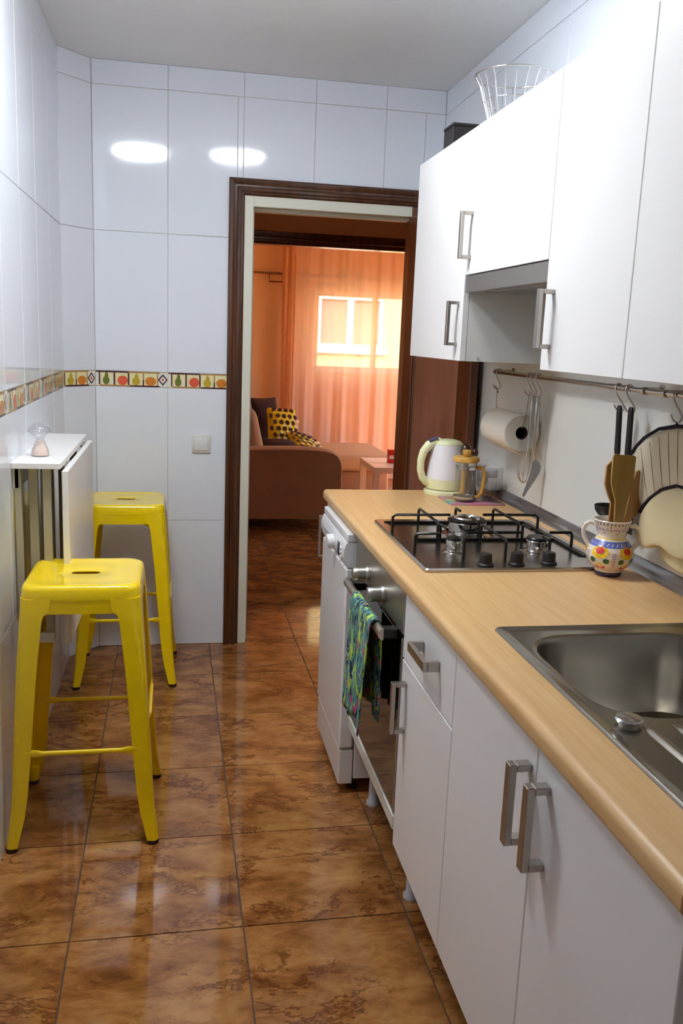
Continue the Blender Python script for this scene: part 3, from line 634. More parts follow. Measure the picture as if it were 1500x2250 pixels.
b = B(); b.loft(outer, True, False)
i0 = outer[-1]; i1 = bowl[0]; b.loft([i0, i1], True, False); b.loft(bowl, True, False); b.poly(bowl[-1])
build('bowl_and_rim', b, 'sinksteel', c, 40)
rb = B()
for k in range(8):
    x = .675+.05*k; rb.loft([[(x-.009+.0, y, ZC+.0012), (x-.004, y, ZC+.0065*s), (x+.004, y, ZC+.0065*s), (x+.009, y, ZC+.0012)] for y, s in ((.80, .3), (.82, 1), (1.075, 1), (1.10, .3))])
build('drainer_ribs', rb, 'sinksteel', c, 40)
build('waste', B().lathe([(0, .002), (.028, .002), (.04, .004), (.042, .0)], (.82, 1.31, ZC-.165), 28), 'chrome', c, 40)
build('drain_control', B().lathe([(0, .0), (.015, 0), (.015, .004), (.0200, .006), (.0208, .009), (.0185, .0115), (0, .012)], (.652, 1.108, ZC+.0015), 30), 'chrome', c, 35, 'round chrome drain control cap on the sink rim')

# ------------------------------------------------------------------ wall cabinets and hood
XU, ZU0, ZU1 = .8156, 1.388, 2.037
U = [3.114, 2.533, 1.933, 1.541, 1.145, .75]
def wallcab(y0, y1, z0, label, hy=None, hz=None, screw=False):
    c = thing('wall_cabinet', label, 'cabinet', (.98, (y0+y1)/2, z0), 'wall cabinets above the worktop')
    build('carcass', carcass(B(), XU+.020, XR-.004, y0+.001, y1-.001, z0, ZU1), 'cabside', c)
    d = build('door', B().box(XU, XU+.0185, y0+.0015, y1-.0015, z0, ZU1, .0012), 'cab', c)
    if hy: build('handle', bow(B(), (XU, hy, hz), (XU, hy, hz+.130), 0, .016, .010), 'nickel', d)
    if screw: build('screw_cap', B().tube([(.872, y0+.001, 1.398), (.872, y0-.001, 1.398)], .004, 10), 'gray', c)
    return c
wallcab(U[1], U[0], ZU0, 'white wall cabinet farthest along the wall beside the doorway', 2.575, 1.432, True)
wallcab(U[2], U[1], 1.634, 'short white wall cabinet above the extractor hood', 2.497, 1.677)
wallcab(U[3], U[2], ZU0, 'white wall cabinet right of the extractor hood with an upright handle', 1.890, 1.436)
wallcab(U[4], U[3], ZU0, 'white wall cabinet nearest the viewer with no handle in sight')
c = thing('extractor_hood', 'slim stainless extractor hood under the short wall cabinet', 'extractor hood', (.98, 2.233, 1.585))
build('front_strip', B().box(XU+.003, XU+.016, U[2]+.003, U[1]-.003, 1.585, 1.632, .001), 'steel', c)
build('housing', B().box(XU+.016, XR-.01, U[2]+.003, U[1]-.003, 1.590, 1.632), 'gray', c)
for k in range(2): build('filter', B().box(XU+.05, XR-.08, U[2]+.03+.27*k, U[2]+.295+.27*k, 1.587, 1.5905, .001), 'alu', c)
build('lamp_lens', B().box(XR-.075, XR-.03, 2.05, 2.42, 1.587, 1.5905, .001), 'white', c)

# on top of the wall cabinets
c = thing('wire_basket', 'round chrome wire basket standing on top of the wall cabinets', 'basket', (.985, 2.70, ZU1))
bx_, by_ = .985, 2.70
def ringp(r, z, n=40): return [(bx_+r*cos(2*pi*i/n), by_+r*sin(2*pi*i/n), ZU1+z) for i in range(n)]
build('rim', B().tube(ringp(.118, .192), .0026, 8, True), 'chrome', c, 60); build('base_ring', B().tube(ringp(.052, .003), .0026, 8, True), 'chrome', c, 60); build('middle_ring', B().tube(ringp(.086, .120), .0018, 6, True), 'chrome', c, 60)
for k in range(20):
    a = 2*pi*k/20; prf = [(.052, .003), (.060, .03), (.075, .08), (.092, .135), (.104, .172), (.116, .190)]
    build('wire', B().tube([(bx_+r*cos(a), by_+r*sin(a), ZU1+z) for r, z in prf], .0015, 5), 'chrome', c, 60)
c = thing('black_box', 'small black box on top of the farthest wall cabinet', 'box', (.94, 3.03, ZU1))
build('body', B().box(.888, 1.00, 2.985, 3.09, ZU1, ZU1+.108, .002), 'blackplastic', c); build('lid', B().box(.886, 1.002, 2.983, 3.092, ZU1+.108, ZU1+.118, .002), 'blackplastic', c)
c = thing('wire_trivet', 'small chrome wire rack lying on the wall cabinets beside the black box', 'rack', (.90, 2.88, ZU1))
tv = B()
for k in range(9):
    yy = 2.835+.013*k; tv.tube([(.87, yy, ZU1+.003), (.873, yy, ZU1+.040), (.88, yy, ZU1+.045), (.95, yy, ZU1+.045)], .002, 5)
build('wire', tv, 'chrome', c, 60); build('foot_bar', B().tube([(.87, 2.83, ZU1+.003), (.87, 2.945, ZU1+.003)], .003, 6), 'chrome', c, 60); build('frame', B().tube([(.95, 2.83, ZU1+.045), (.95, 2.945, ZU1+.045), (.95, 2.945, ZU1+.003)], .003, 6), 'chrome', c, 60); build('leg', B().tube([(.95, 2.83, ZU1+.045), (.95, 2.83, ZU1+.003)], .003, 6), 'chrome', c, 60)

# ------------------------------------------------------------------ bar stools (local coordinates)
def make_stool():
    c = thing('bar_stool', '', 'stool', (0, 0, 0), 'yellow metal bar stools')
    SH = .755; hs = .158; n = 64
    def sq(h, r, z, n=n):
        P = []
        for i in range(n):
            a = 2*pi*(i+.5)/n; ca, sa = cos(a), sin(a)
            # rounded square through ray-casting
            t = h/max(abs(ca), abs(sa)); x, y = ca*t, sa*t; k = h-r
            if abs(x) > k and abs(y) > k:
                A = 1; Bq = -2*(abs(ca)*k+abs(sa)*k); C_ = 2*k*k-r*r; t = (-Bq+sqrt(max(Bq*Bq-4*A*C_, 0)))/2; x, y = ca*t, sa*t
            P.append((x, y, z))
        return P
    def slot(hx, r, z):
        P = []
        for i in range(n):
            a = 2*pi*(i+.5)/n; L = hx-r
            # walk the stadium outline in step with the angle: half straights, then round ends
            q = (a/(pi/2)) % 4; k = int(q); f_ = q-k
            if k % 2: f_ = 1-f_
            ar = r*pi/2; d = f_*(ar+L)
            if d < ar: x, y = L+r*cos(d/r), r*sin(d/r)
            else: x, y = L-(d-ar), r
            P.append((x*(1 if k in (0, 3) else -1), y*(1 if k in (0, 1) else -1), z))
        return P
    rings = [slot(.040, .0150, SH-.0065), slot(.0405, .0155, SH-.0045), slot(.043, .018, SH-.0036), sq(.085, .05, SH-.0035), sq(hs-.034, .040, SH-.0028), sq(hs-.024, .040, SH-.0008), sq(hs-.012, .040, SH), sq(hs-.004, .040, SH-.004), sq(hs, .040, SH-.013), sq(hs+.002, .040, SH-.034), sq(hs+.002, .040, SH-.040), sq(hs-.001, .039, SH-.041)]
    build('seat', B().loft(rings, True, False), 'yellow', c, 50)
    ap = B(); t = .0025
    for k in range(4):
        q = B().box(-hs+.03, hs-.03, -hs-.001, -hs+t-.001, SH-.078, SH-.038); q.xf(Matrix.Rotation(k*pi/2, 4, 'Z')); ap.add(q.v, q.f)
    build('apron', ap, 'yellow', c)
    # legs: folded L section lofted from the apron to the floor
    def leg(sx, sy):
        lv = [(SH-.036, .160, .082), (SH-.070, .1625, .080), (SH-.082, .1635, .066), (SH-.10, .1645, .062), (.50, .174, .055), (.30, .184, .049), (.16, .1915, .044), (.10, .196, .040), (.045, .203, .034), (.014, .207, .031)]
        rings = []
        for z, o, w in lv:
            r = .012+.020*max(0, min(1, (z-.45)/.25)); out = [(w, 0), (r, 0)] + [(r-r*sin(a), r-r*cos(a)) for a in (pi/8, pi/4, 3*pi/8)] + [(0, r), (0, w)]
            inn = [(t, w), (t, r+t)] + [(r+t-r*sin(a)*.9, r+t-r*cos(a)*.9) for a in (3*pi/8, pi/4, pi/8)] + [(r+t, t), (w, t)]
            lip = .006
            out = [(w-.001, lip)] + out + [(lip, w-.001)]
            rings.append([(sx*(o-p[0]), sy*(o-p[1]), z) for p in out+inn])
        return B().loft(rings)
    for sx in (-1, 1):
        for sy in (-1, 1):
            l = build('leg', leg(sx, sy), 'yellow', c, 35)
            build('ankle', B().loft([[(sx*(o-w/2)+w/2*cos(2*pi*i/14), sy*(o-w/2)+w/2*sin(2*pi*i/14), z) for i in range(14)] for z, o, w in ((.060, .2005, .028), (.040, .2035, .030), (.012, .208, .031))]), 'yellow', l, 40)
            build('rubber_foot', B().lathe([(0, 0), (.0155, 0), (.0165, .006), (.016, .013), (0, .013)], (sx*.1925, sy*.1925, 0), 16), 'rubber', l, 40)
    def stretcher(p, q, up):
        p, q = Vector(p), Vector(q); d = q-p; pts = [p, p+d*.10, p+d*.16, p+d*.84, p+d*.90, q]
        rings = []
        ax = d.normalized(); s = ax.cross(Vector((0, 0, 1)))
        for k, pt in enumerate(pts):
            a, bb = ((.0022, .011) if k in (0, 1, 4, 5) else (.0065, .0065))
            rings.append([pt+s*a*cos(2*pi*i/10)+Vector((0, 0, bb*sin(2*pi*i/10))) for i in range(10)])
        build('stretcher', B().loft(rings), 'yellow', c, 50)
    o = .183
    for sy in (-1, 1): stretcher((-o+.03, sy*o, .285), (o-.03, sy*o, .285), 1)
    o2 = .180
    for sx in (-1, 1): stretcher((sx*o2, -o2+.03, .355), (sx*o2, o2-.03, .355), 1)
    for s in (-1, 1): build('cross_brace', B().tube([(-.145, -.145*s, SH-.105), (-.03, -.03*s, SH-.080+.004*s), (.03, .03*s, SH-.080+.004*s), (.145, .145*s, SH-.105)], 1, sect=[(-.010, -.0015), (.010, -.0015), (.010, .0015), (-.010, .0015)], flat=(1, -s, 0)), 'yellow', c)
    return c
st = make_stool(); st.location = (-.262, 2.528, 0); st['label'] = 'yellow metal bar stool nearest the viewer, beside the left wall'
st2 = copy_tree(st, (-.2155, 3.672, 0), 'yellow metal bar stool standing farther back, against the light-switch wall')

# ------------------------------------------------------------------ wall table
c = thing('wall_table', 'white folding wall table with its leaf hanging down on the left wall', 'table', (-.40, 3.0, .55))
ty0, ty1 = 2.62, 3.37
build('shelf', B().box(XL+.0005, -.338, ty0, ty1, 1.035, 1.0525, .0015), 'cab', c)
build('leaf', B().rbox(-.336, -.318, ty0+.004, ty1-.004, .50, 1.030, .002, 1), 'cab', c)
for y in (2.74, 3.22): build('hinge', B().box(-.350, -.334, y-.05, y+.05, 1.029, 1.034, .001).tube([(-.3375, y-.05, 1.033), (-.3375, y+.05, 1.033)], .0028, 8), 'nickel', c)
build('wall_rail', B().box(XL+.0005, XL+.018, ty0+.02, ty1-.02, .975, 1.035, .001), 'cabside', c)
for (x0, x1, y, lab) in ((-.470, -.452, ty0+.02, None), (-.436, -.410, ty0+.05, None), (-.394, -.370, ty0+.03, None)):
    build('bracket_post', B().box(x0, x1, y, y+.018, .50, 1.035, .001), 'post', c)
    build('bracket_post', B().box(x0, x1, ty1-.06, ty1-.042, .50, 1.035, .001), 'post', c)
build('bracket_rail', B().box(XL+.018, -.370, ty0+.022, ty0+.038, .50, .53, .001).box(XL+.0005, XL+.018, ty0+.02, ty1-.02, .50, .53, .001), 'offwhite', c)
# glass bottle with peach filling
cx, cy, cz = -.416, 2.775, 1.0526
c = thing('glass_bottle', 'small clear glass flask with peach filling on the wall table', 'bottle', (cx, cy, cz))
outp = [(0, 0), (.026, 0), (.028, .004), (.024, .022), (.013, .046), (.012, .054), (.020, .064), (.036, .074), (.037, .078), (.033, .088), (.020, .098), (0, .102)]
inp = [(0, .101), (.019, .097), (.032, .0875), (.0358, .078), (.035, .0748), (.019, .065), (.011, .054), (.012, .046), (.0228, .022), (.0268, .005), (.025, .0015), (0, .0015)]
build('glass_body', B().lathe(outp, (cx, cy, cz), 28).lathe(inp, (cx, cy, cz), 28), 'glass', c, 60)
build('filling', B().lathe([(0, .002), (.0248, .002), (.0262, .005), (.0222, .022), (.0115, .046), (.0, .0475)], (cx, cy, cz), 24), 'peach', c, 60)
# light switch
c = thing('light_switch', 'square ivory light switch on the tiled wall left of the doorway', 'light switch', (.097, D, .948))
build('frame', B().rbox(.056, .138, D-.010, D, .907, .989, .004, 2), 'offwhite', c, 40); build('rocker', B().rbox(.067, .127, D-.0135, D-.009, .918, .978, .003, 2), 'white', c, 40)

# ------------------------------------------------------------------ things on the worktop
# kettle
kx, ky = .948, 3.018
c = thing('electric_kettle', 'white and cream electric kettle at the far end of the worktop', 'kettle', (kx, ky, ZC))
build('base_plate', B().lathe([(0, 0), (.076, 0), (.078, .004), (.076, .016), (.070, .019), (0, .019)], (kx, ky, ZC+.0003), 40), 'kcream', c, 40)
def kprof(pr, sx=1.0): return pr
build('lower_body', B().lathe([(0, .022), (.066, .022), (.070, .026), (.0705, .046), (.0695, .060), (0, .060)], (kx, ky, ZC), 40), 'kcream', c, 40)
jug = B().lathe([(.0695, .060), (.0685, .075), (.064, .110), (.058, .150), (.0545, .176), (.0535, .182), (0, .182)], (kx, ky, ZC), 40)
jug.loft([[(kx+.040, ky-.018, ZC+.182), (kx+.080, ky-.004, ZC+.184), (kx+.080, ky+.004, ZC+.184), (kx+.040, ky+.018, ZC+.182)], [(kx+.048, ky-.014, ZC+.155), (kx+.062, ky-.003, ZC+.160), (kx+.062, ky+.003, ZC+.160), (kx+.048, ky+.014, ZC+.155)], [(kx+.050, ky-.010, ZC+.130), (kx+.056, ky-.002, ZC+.135), (kx+.056, ky+.002, ZC+.135), (kx+.050, ky+.010, ZC+.130)]])
build('jug', jug, 'kwhite', c, 45)
build('lid', B().lathe([(.0535, .1825), (.0530, .187), (.046, .194), (.030, .199), (0, .201)], (kx, ky, ZC), 36), 'kcream', c, 60)
hp = [(-.030, .192), (-.050, .190), (-.072, .178), (-.090, .155), (-.0985, .125), (-.0985, .090), (-.090, .062), (-.074, .046), (-.060, .040)]
hd = build('handle', B().tube([(kx+x, ky-.012*min(1, -x*8), ZC+z) for x, z in hp], [.014, .0155, .0165, .0150, .0135, .0130, .0135, .0145, .013], 14, flat=(0, 1, 0)), 'kcream', c, 60)
build('lid_button', B().rbox(-.018, .018, -.009, .009, -.004, .004, .003, 2).xf(Matrix.Translation((kx-.058, ky-.014, ZC+.2005)) @ Matrix.Rotation(-.45, 4, 'Y')), 'blue', hd, 40)
for (z0, z1) in ((.128, .148), (.075, .112)):
    r0 = .0610 if z0 > .1 else .0672; a = -.78
    build('water_gauge', B().rbox(-.005, .005, -.002, .002, 0, z1-z0, .0018, 2).xf(Matrix.Translation((kx+r0*cos(a), ky+r0*sin(a), ZC+z0)) @ Matrix.Rotation(a+pi/2, 4, 'Z') @ Matrix.Rotation(-.14, 4, 'X')), 'blue', c, 40)
build('switch', B().rbox(-.012, .012, -.004, .004, -.003, .003, .002, 2).xf(Matrix.Translation((kx-.0735, ky-.012, ZC+.154)) @ Matrix.Rotation(.5, 4, 'Y')), 'blue', hd, 40)

# glass board, press, jar, mill
tb = build('glass_board', B().loft([rrect(.905, 1.100, 2.798, 2.962, .012, ZC+.0003), rrect(.905, 1.100, 2.798, 2.962, .012, ZC+.004), rrect(.907, 1.098, 2.80, 2.96, .012, ZC+.005)]), 'board', smooth=40); tag(tb, 'multicoloured glass board under the french press', 'board')
px, py, pz = .968, 2.858, ZC+.0053
c = thing('french_press', 'glass french press with a bamboo lid and handle on the coloured board', 'french press', (px, py, pz))
build('beaker', B().lathe([(0, .001), (.034, .001), (.037, .005), (.0370, .120), (.0385, .128), (.0370, .127), (.0355, .119), (.0355, .007), (.033, .004), (0, .004)], (px, py, pz), 36), 'glass', c, 50)
build('collar', B().lathe([(.0375, .112), (.0388, .112), (.0388, .120), (.0375, .120), (.0375, .112)], (px, py, pz), 36).lathe([(.0375, .012), (.0385, .012), (.0385, .018), (.0375, .018), (.0375, .012)], (px, py, pz), 36), 'chrome', c, 50)
lid = build('lid', B().lathe([(0, .136), (.040, .136), (.0445, .139), (.0450, .150), (.042, .154), (0, .155)], (px, py, pz), 36), 'bamboo', c, 40)
build('lid_neck', B().lathe([(0, .124), (.034, .124), (.034, .136), (0, .136)], (px, py, pz), 30), 'chrome', c, 40)
build('plunger_knob', B().lathe([(.008, .155), (.0135, .160), (.0150, .170), (.0140, .177), (0, .178)], (px, py, pz), 24), 'bamboo', lid, 40)
build('plunger', B().tube([(px, py, pz+.016), (px, py, pz+.155)], .0025, 8).lathe([(0, .008), (.0345, .008), (.0350, .014), (.030, .017), (0, .018)], (px, py, pz), 30), 'steel', c, 40)
hx_ = [(.037, .116), (.050, .119), (.060, .112), (.0635, .095), (.0625, .060), (.058, .032), (.049, .018), (.037, .016)]
a = -.35
build('handle', B().tube([(px+r*cos(a), py+r*sin(a), pz+z) for r, z in hx_], .0062, 10), 'bamboo', c, 60)
jx, jy = 1.074, 2.900
c = thing('glass_jar', 'small patterned glass jar with a pale lid behind the french press', 'jar', (jx, jy, ZC+.0053))
jp = [(0, .001), (.022, .001), (.0245, .004)] + [(.0245+.0008*(k % 2), .008+.008*k) for k in range(9)] + [(.0240, .080)]
build('beaker', B().lathe(jp, (jx, jy, ZC+.0053), 24), 'glass', c, 30)
build('lid', B().lathe([(.0252, .078), (.0260, .082), (.0255, .100), (.0235, .103), (0, .1035)], (jx, jy, ZC+.0053), 28), 'gray', c, 40)
c = thing('pepper_mill', 'dark turned wooden pepper mill with a round top behind the french press', 'mill', (.988, 2.928, ZC+.0053))
build('body', B().lathe([(0, 0), (.016, 0), (.017, .004), (.011, .03), (.0095, .08), (.012, .127), (.014, .140), (0, .141)], (.988, 2.928, ZC+.0053), 20), 'bamboo', c, 50)
build('mill_top', B().lathe([(0, .141), (.009, .141), (.0165, .152), (.0195, .167), (.0165, .182), (.008, .190), (0, .191)], (.988, 2.928, ZC+.0053), 20), 'millwood', c, 60)
c = thing('salt_mill', 'dark wooden salt mill with a small round top beside the kettle', 'mill', (1.042, 2.985, ZC))
build('body', B().lathe([(0, 0), (.015, 0), (.016, .004), (.010, .03), (.009, .09), (.011, .140), (0, .141)], (1.042, 2.985, ZC+.0003), 20), 'millwood', c, 50)
build('mill_top', B().lathe([(0, .141), (.008, .141), (.0115, .150), (.0125, .158), (.009, .169), (0, .172)], (1.042, 2.985, ZC+.0003), 20), 'millwood', c, 60)

# ceramic vase with utensils
vx, vy = 1.033, 1.926
c = thing('ceramic_jug', 'hand-painted two-handled ceramic jug holding wooden utensils beside the hob', 'jug', (vx, vy, ZC))
VP = [(.030, 0), (.0325, .003), (.0325, .012), (.034, .017), (.046, .026), (.054, .038), (.0570, .050), (.0555, .063), (.049, .077), (.040, .087), (.0345, .094), (.0330, .100), (.0345, .108), (.0395, .122), (.0450, .137)]
def vr(z):
    for (r0, z0), (r1, z1) in zip(VP, VP[1:]):
        if z0 <= z <= z1: return r0+(r1-r0)*(z-z0)/(z1-z0)
    return VP[-1][0]
def vfine():
    out = [(0, .0003)]; zs = [.0003]+[.137*i/60 for i in range(1, 61)]
    return out+[(vr(z), z) for z in zs]
vf = vfine()
def vcol(i):
    z = (vf[i][1]+vf[min(i+1, len(vf)-1)][1])/2
    return 1 if z < .012 else 2 if .076 < z < .088 else 3 if .093 < z < .0955 else 0
pot = B().lathe(vf, (vx, vy, ZC), 48, mf=vcol); pot.lathe([(.0450, .137), (.0435, .1385), (.0415, .136), (.035, .118), (.031, .100), (.033, .090), (0, .085)], (vx, vy, ZC), 48)
body = build('body', pot, ['ceramic', 'vnavy', 'vblue', 'vyel'], c, 60)
VA = math.atan2(-vy, -vx)      # towards the viewer
def patch(b, th, z, pts, mi, off=.0005):
    """small painted patch: pts in metres around (th, z) on the pot surface"""
    V = []
    for a, h in pts:
        zz = z+h; r = vr(zz)+off; t = th+a/max(r, .02); V.append((vx+r*cos(t), vy+r*sin(t), ZC+zz))
    m_ = len(V); r = vr(z)+off+.0004; V.append((vx+r*cos(th), vy+r*sin(th), ZC+z)); b.add(V, [(i, (i+1) % m_, m_) for i in range(m_)], mi)
def el(rx, rz, n=14, wob=0): return [(rx*cos(2*pi*i/n)*(1+wob*(i % 2)), rz*sin(2*pi*i/n)*(1+wob*(i % 2))) for i in range(n)]
pd = B()   # materials: 0 yellow 1 red 2 green 3 purple 4 navy 5 white
for k in range(5):
    th = VA-.42+k*2*pi/5+.0
    patch(pd, th, .0640, el(.0205, .0130, 22, .14), 0, .0008); patch(pd, th, .0685, el(.0105, .0078), 1, .0016)
    for s in (-1, 1):
        patch(pd, th+s*.20, .044, [(s*.006+x*.8-y*s*.5, y*.9+x*s*.35) for x, y in el(.0088, .0066)], 2); patch(pd, th+s*.12, .0255, el(.0042, .0026), 1); patch(pd, th+s*.22, .0285, el(.0030, .0022), 1)
    patch(pd, th, .0335, el(.0060, .0040), 0)
    for q in range(7): patch(pd, th+pi/5, .062-.0055*q, [(-.0055+.0004*q, -.001), (.0055-.0004*q, .0008), (.0055-.0004*q, .0024), (-.0055+.0004*q, .0006)], 3)
for k in range(30): patch(pd, 2*pi*k/30, .131, [(-.002, -.003), (.0005, -.003), (.002, .003), (-.0005, .003)], 4)
for k in range(24): patch(pd, 2*pi*k/24, .116+.0012*(k % 2), el(.0036, .0026, 10), 3); patch(pd, 2*pi*k/24, .116+.0012*(k % 2), el(.0020, .0013, 8), 5, .0011)
for k in range(14): patch(pd, 2*pi*(k+.3)/14, .1235 if k % 2 else .1085, el(.0015, .0015, 8), 4)
for k in range(26): patch(pd, 2*pi*k/26, .082, [(-.003, -.003), (-.001, -.003), (.003, .003), (.001, .003)], 5)
build('painted_decoration', pd, ['vyel', 'vred', 'vgreen', 'vpurp', 'vnavy', 'ceramic'], body)['kind'] = 'stuff'
for s in (-1, 1):
    t = VA+s*pi/2; hp = [(.041, .124), (.052, .127), (.063, .119), (.067, .104), (.064, .090), (.057, .078), (.050, .070)]
    h = build('handle', B().tube([(vx+r*cos(t), vy+r*sin(t), ZC+z) for r, z in hp], [.0055, .006, .0058, .0055, .0055, .006, .0065], 10), 'ceramic', c, 60)
    dt = B()
    for r, z in hp[2:6]:
        q = Vector((vx+(r+.0035)*cos(t), vy+(r+.0035)*sin(t), ZC+z)); dt.lathe([(0, -.003), (.0028, -.0015), (.003, 0), (.0028, .0015), (0, .003)], q, 8)
    build('painted_dots', dt, 'vnavy', h)['kind'] = 'stuff'

def blade(name, label, pts_px, Yp, thick, m, root_loc, tilt=0, cat='spatula'):
    """flat utensil: outline in the x-z plane at depth Yp, leaning by tilt in y per metre of height"""
    b = B(); z0 = pts_px[0][1]; pts_px = [(x-.019, z+.002) for x, z in pts_px]; Yp -= .039; zm = min(p[1] for p in pts_px)
    f = lambda x, z, d: (x, Yp+d+(z-zm)*tilt, z)
    front = [f(x, z, -thick/2) for x, z in pts_px]; back = [f(x, z, thick/2) for x, z in pts_px]
    b.loft([front, back]); o = build(name, b, m, smooth=30); tag(o, label, cat, 'utensils in the ceramic jug'); return o
blade('wooden_spatula', 'broad flat wooden spatula standing upright in the ceramic jug', [(1.049, .940), (1.066, .940), (1.071, 1.060), (1.074, 1.085), (1.082, 1.105), (1.086, 1.135), (1.087, 1.190), (1.083, 1.193), (1.032, 1.1955), (1.029, 1.190), (1.029, 1.130), (1.036, 1.105), (1.044, 1.085), (1.045, 1.060)], 1.945, .006, 'wood', None, .03)
blade('wooden_spoon', 'wooden spoon half hidden behind the broad spatula in the ceramic jug', [(1.045, .985), (1.058, .985), (1.064, 1.085), (1.070, 1.110), (1.070, 1.160), (1.060, 1.176), (1.040, 1.178), (1.028, 1.165), (1.0265, 1.120), (1.036, 1.095), (1.046, 1.075)], 1.972, .008, 'wood2', None, .03)
blade('wooden_turner', 'wooden turner with a slanted edge leaning to the right in the ceramic jug', [(1.062, .945), (1.074, .943), (1.092, 1.035), (1.128, 1.066), (1.131, 1.074), (1.103, 1.158), (1.096, 1.154), (1.090, 1.130), (1.083, 1.085), (1.076, 1.040)], 1.955, .006, 'wood2', None, .02)

# ------------------------------------------------------------------ utensil rail and what hangs from it
RX, RZ, RR = 1.0975, 1.346, .0072
c = thing('utensil_rail', 'steel utensil rail mounted along the splashback under the wall cabinets', 'rail', (RX, 2.1, RZ))
build('bar', B().tube([(RX, 2.972, RZ), (RX, 2.10, RZ)], RR, 16).tube([(RX, 2.10, RZ), (RX, 1.20, RZ)], RR*.9, 16), 'rail', c, 50)
build('joint_sleeve', B().tube([(RX, 2.13, RZ), (RX, 2.04, RZ)], RR*1.18, 16), 'rail', c, 50)
build('end_cap', B().tube([(RX, 2.984, RZ), (RX, 2.966, RZ)], RR*1.3, 16), 'rail', c, 50)
for y in (2.93, 1.955, 1.862, 1.30):
    build('bracket', B().tube([(RX, y+.006, RZ), (RX, y-.006, RZ)], RR*1.35, 16).tube([(RX, y, RZ+.004), (RX+.03, y, RZ+.004), (1.1435, y, RZ+.004)], .005, 10).tube([(1.139, y, RZ+.004), (1.1435, y, RZ+.004)], .012, 16), 'rail', c, 50)
SP = [(.0095, -.006), (.0098, .002), (.006, .0088), (0, .0105), (-.006, .0088), (-.0098, .002), (-.0095, -.008), (-.004, -.020), (.005, -.034), (.0105, -.046), (.0085, -.056), (0, -.061), (-.010, -.056), (-.015, -.047), (-.016, -.042)]
def shook(y, tw, label):
    o = build('s_hook', B().tube([(RX+x, y+(tw*(-z) if z < 0 else 0), RZ+z) for x, z in SP], .0021, 7), 'rail', smooth=60)
    tag(o, label, 'hook', 's-hooks on the utensil rail'); return (RX, y+tw*.061, RZ-.061)
h1 = shook(2.952, .1, 's-hook at the far end of the rail holding the paper roll string')
h2 = shook(2.672, -.1, 's-hook holding the near end of the paper roll string')
h3 = shook(2.640, -.15, 's-hook holding the whisk')
h4 = shook(2.600, -.15, 's-hook holding the steel cake server')
h5 = shook(2.085, -.35, 's-hook holding the black ladle')
h6 = shook(2.030, -.35, 's-hook holding the black turner')
h7 = shook(1.812, -.2, 's-hook holding the oven mitts')
# paper towel roll on a string
rx, rz, ry0, ry1, rr = 1.079, 1.165, 2.655, 2.885, .060
c = thing('paper_towel_roll', 'white paper towel roll hanging on a string from the rail', 'paper towel roll', (rx, 2.77, rz))
b = B()
def circ(r, y, n=40): return [(rx+r*cos(2*pi*i/n), y, rz+r*sin(2*pi*i/n)) for i in range(n)]
b.loft([circ(.021, ry0+.001), circ(.057, ry0), circ(rr, ry0+.002), circ(rr, ry1-.002), circ(.057, ry1), circ(.021, ry1-.001), circ(.021, ry0+.001)], True, False)
sh = build('paper', b, 'paper', c, 35)
fl_ = [(rx-.0605*cos(a), rz-.0605*sin(a)) for a in (0, .5, 1.0, 1.3)]+[(rx-.004, rz-.066), (rx+.012, rz-.074)]
build('loose_sheet', B().loft([[(x, y, z) for x, z in fl_] for y in (ry0+.001, ry1-.001)], False, False), 'paper', sh, 60)
build('core', B().loft([circ(.0209, ry0+.002), circ(.0209, ry1-.002), circ(.0195, ry1-.002), circ(.0195, ry0+.002), circ(.0209, ry0+.002)], True, False).loft([circ(.0195, 2.76), circ(.0001, 2.76)], True, False), 'card', c, 60)
build('string', B().tube([h1, (RX-.002, 2.955, 1.28), (rx+.004, 2.91, 1.20), (rx, ry1+.002, rz+.018), (rx, 2.80, rz+.0175), (rx, ry0-.003, rz+.018), (rx+.008, 2.652, 1.22), h2], .0013, 6).tube([(h1[0]-.012, h1[1], h1[2]+.012), (h1[0], h1[1], h1[2]), (h1[0]+.004, h1[1], h1[2]-.012)], .003, 6), 'string', c, 60)
# whisk
def steel_handle(p, tilt=0):
    x, y, z = p
    return B().lathe([(0, -.004), (.0075, -.006), (.0078, -.018), (.0072, -.022), (.0085, -.024), (.0088, -.060), (.0078, -.112), (.0062, -.122), (0, -.123)], (x, y, z), 16)
x, y, z = h3; z += .008
c = thing('whisk', 'steel balloon whisk hanging from the rail', 'whisk', (x, y, z-.15))
build('handle', steel_handle((x, y, z)), 'steel', c, 40)
for k in range(5):
    a = pi*k/5+.2; w = [(.004, -.122), (.006, -.145), (.014, -.180), (.025, -.220), (.0275, -.245), (.023, -.268), (.012, -.281), (0, -.285)]
    pts = [(x+r*cos(a)-.012*(q*q) , y+r*sin(a), z+h) for (r, h), q in zip(w, [i/7 for i in range(8)])]; pts += [(x-r*cos(a)-.012*(q*q), y-r*sin(a), z+h) for (r, h), q in list(zip(w, [i/7 for i in range(8)]))[-2::-1]]
    build('wire', B().tube(pts, .0011, 5), 'chrome', c, 60)
x, y, z = h4; z += .006
c = thing('cake_server', 'steel server with a pointed blade hanging beside the whisk', 'server', (x, y, z-.15))
build('handle', steel_handle((x, y, z)), 'steel', c, 40)
nb_ = [(0, -.123), (.001, -.15), (.004, -.185), (.010, -.205)]
build('neck', B().tube([(x+a, y, z+h) for a, h in nb_], .003, 8), 'steel', c, 60)
o2 = [(.006, -.200), (.018, -.208), (.025, -.222), (.023, -.240), (.012, -.262), (-.004, -.290), (-.022, -.322), (-.026, -.318), (-.016, -.285), (-.006, -.255), (-.001, -.230), (.000, -.210)]
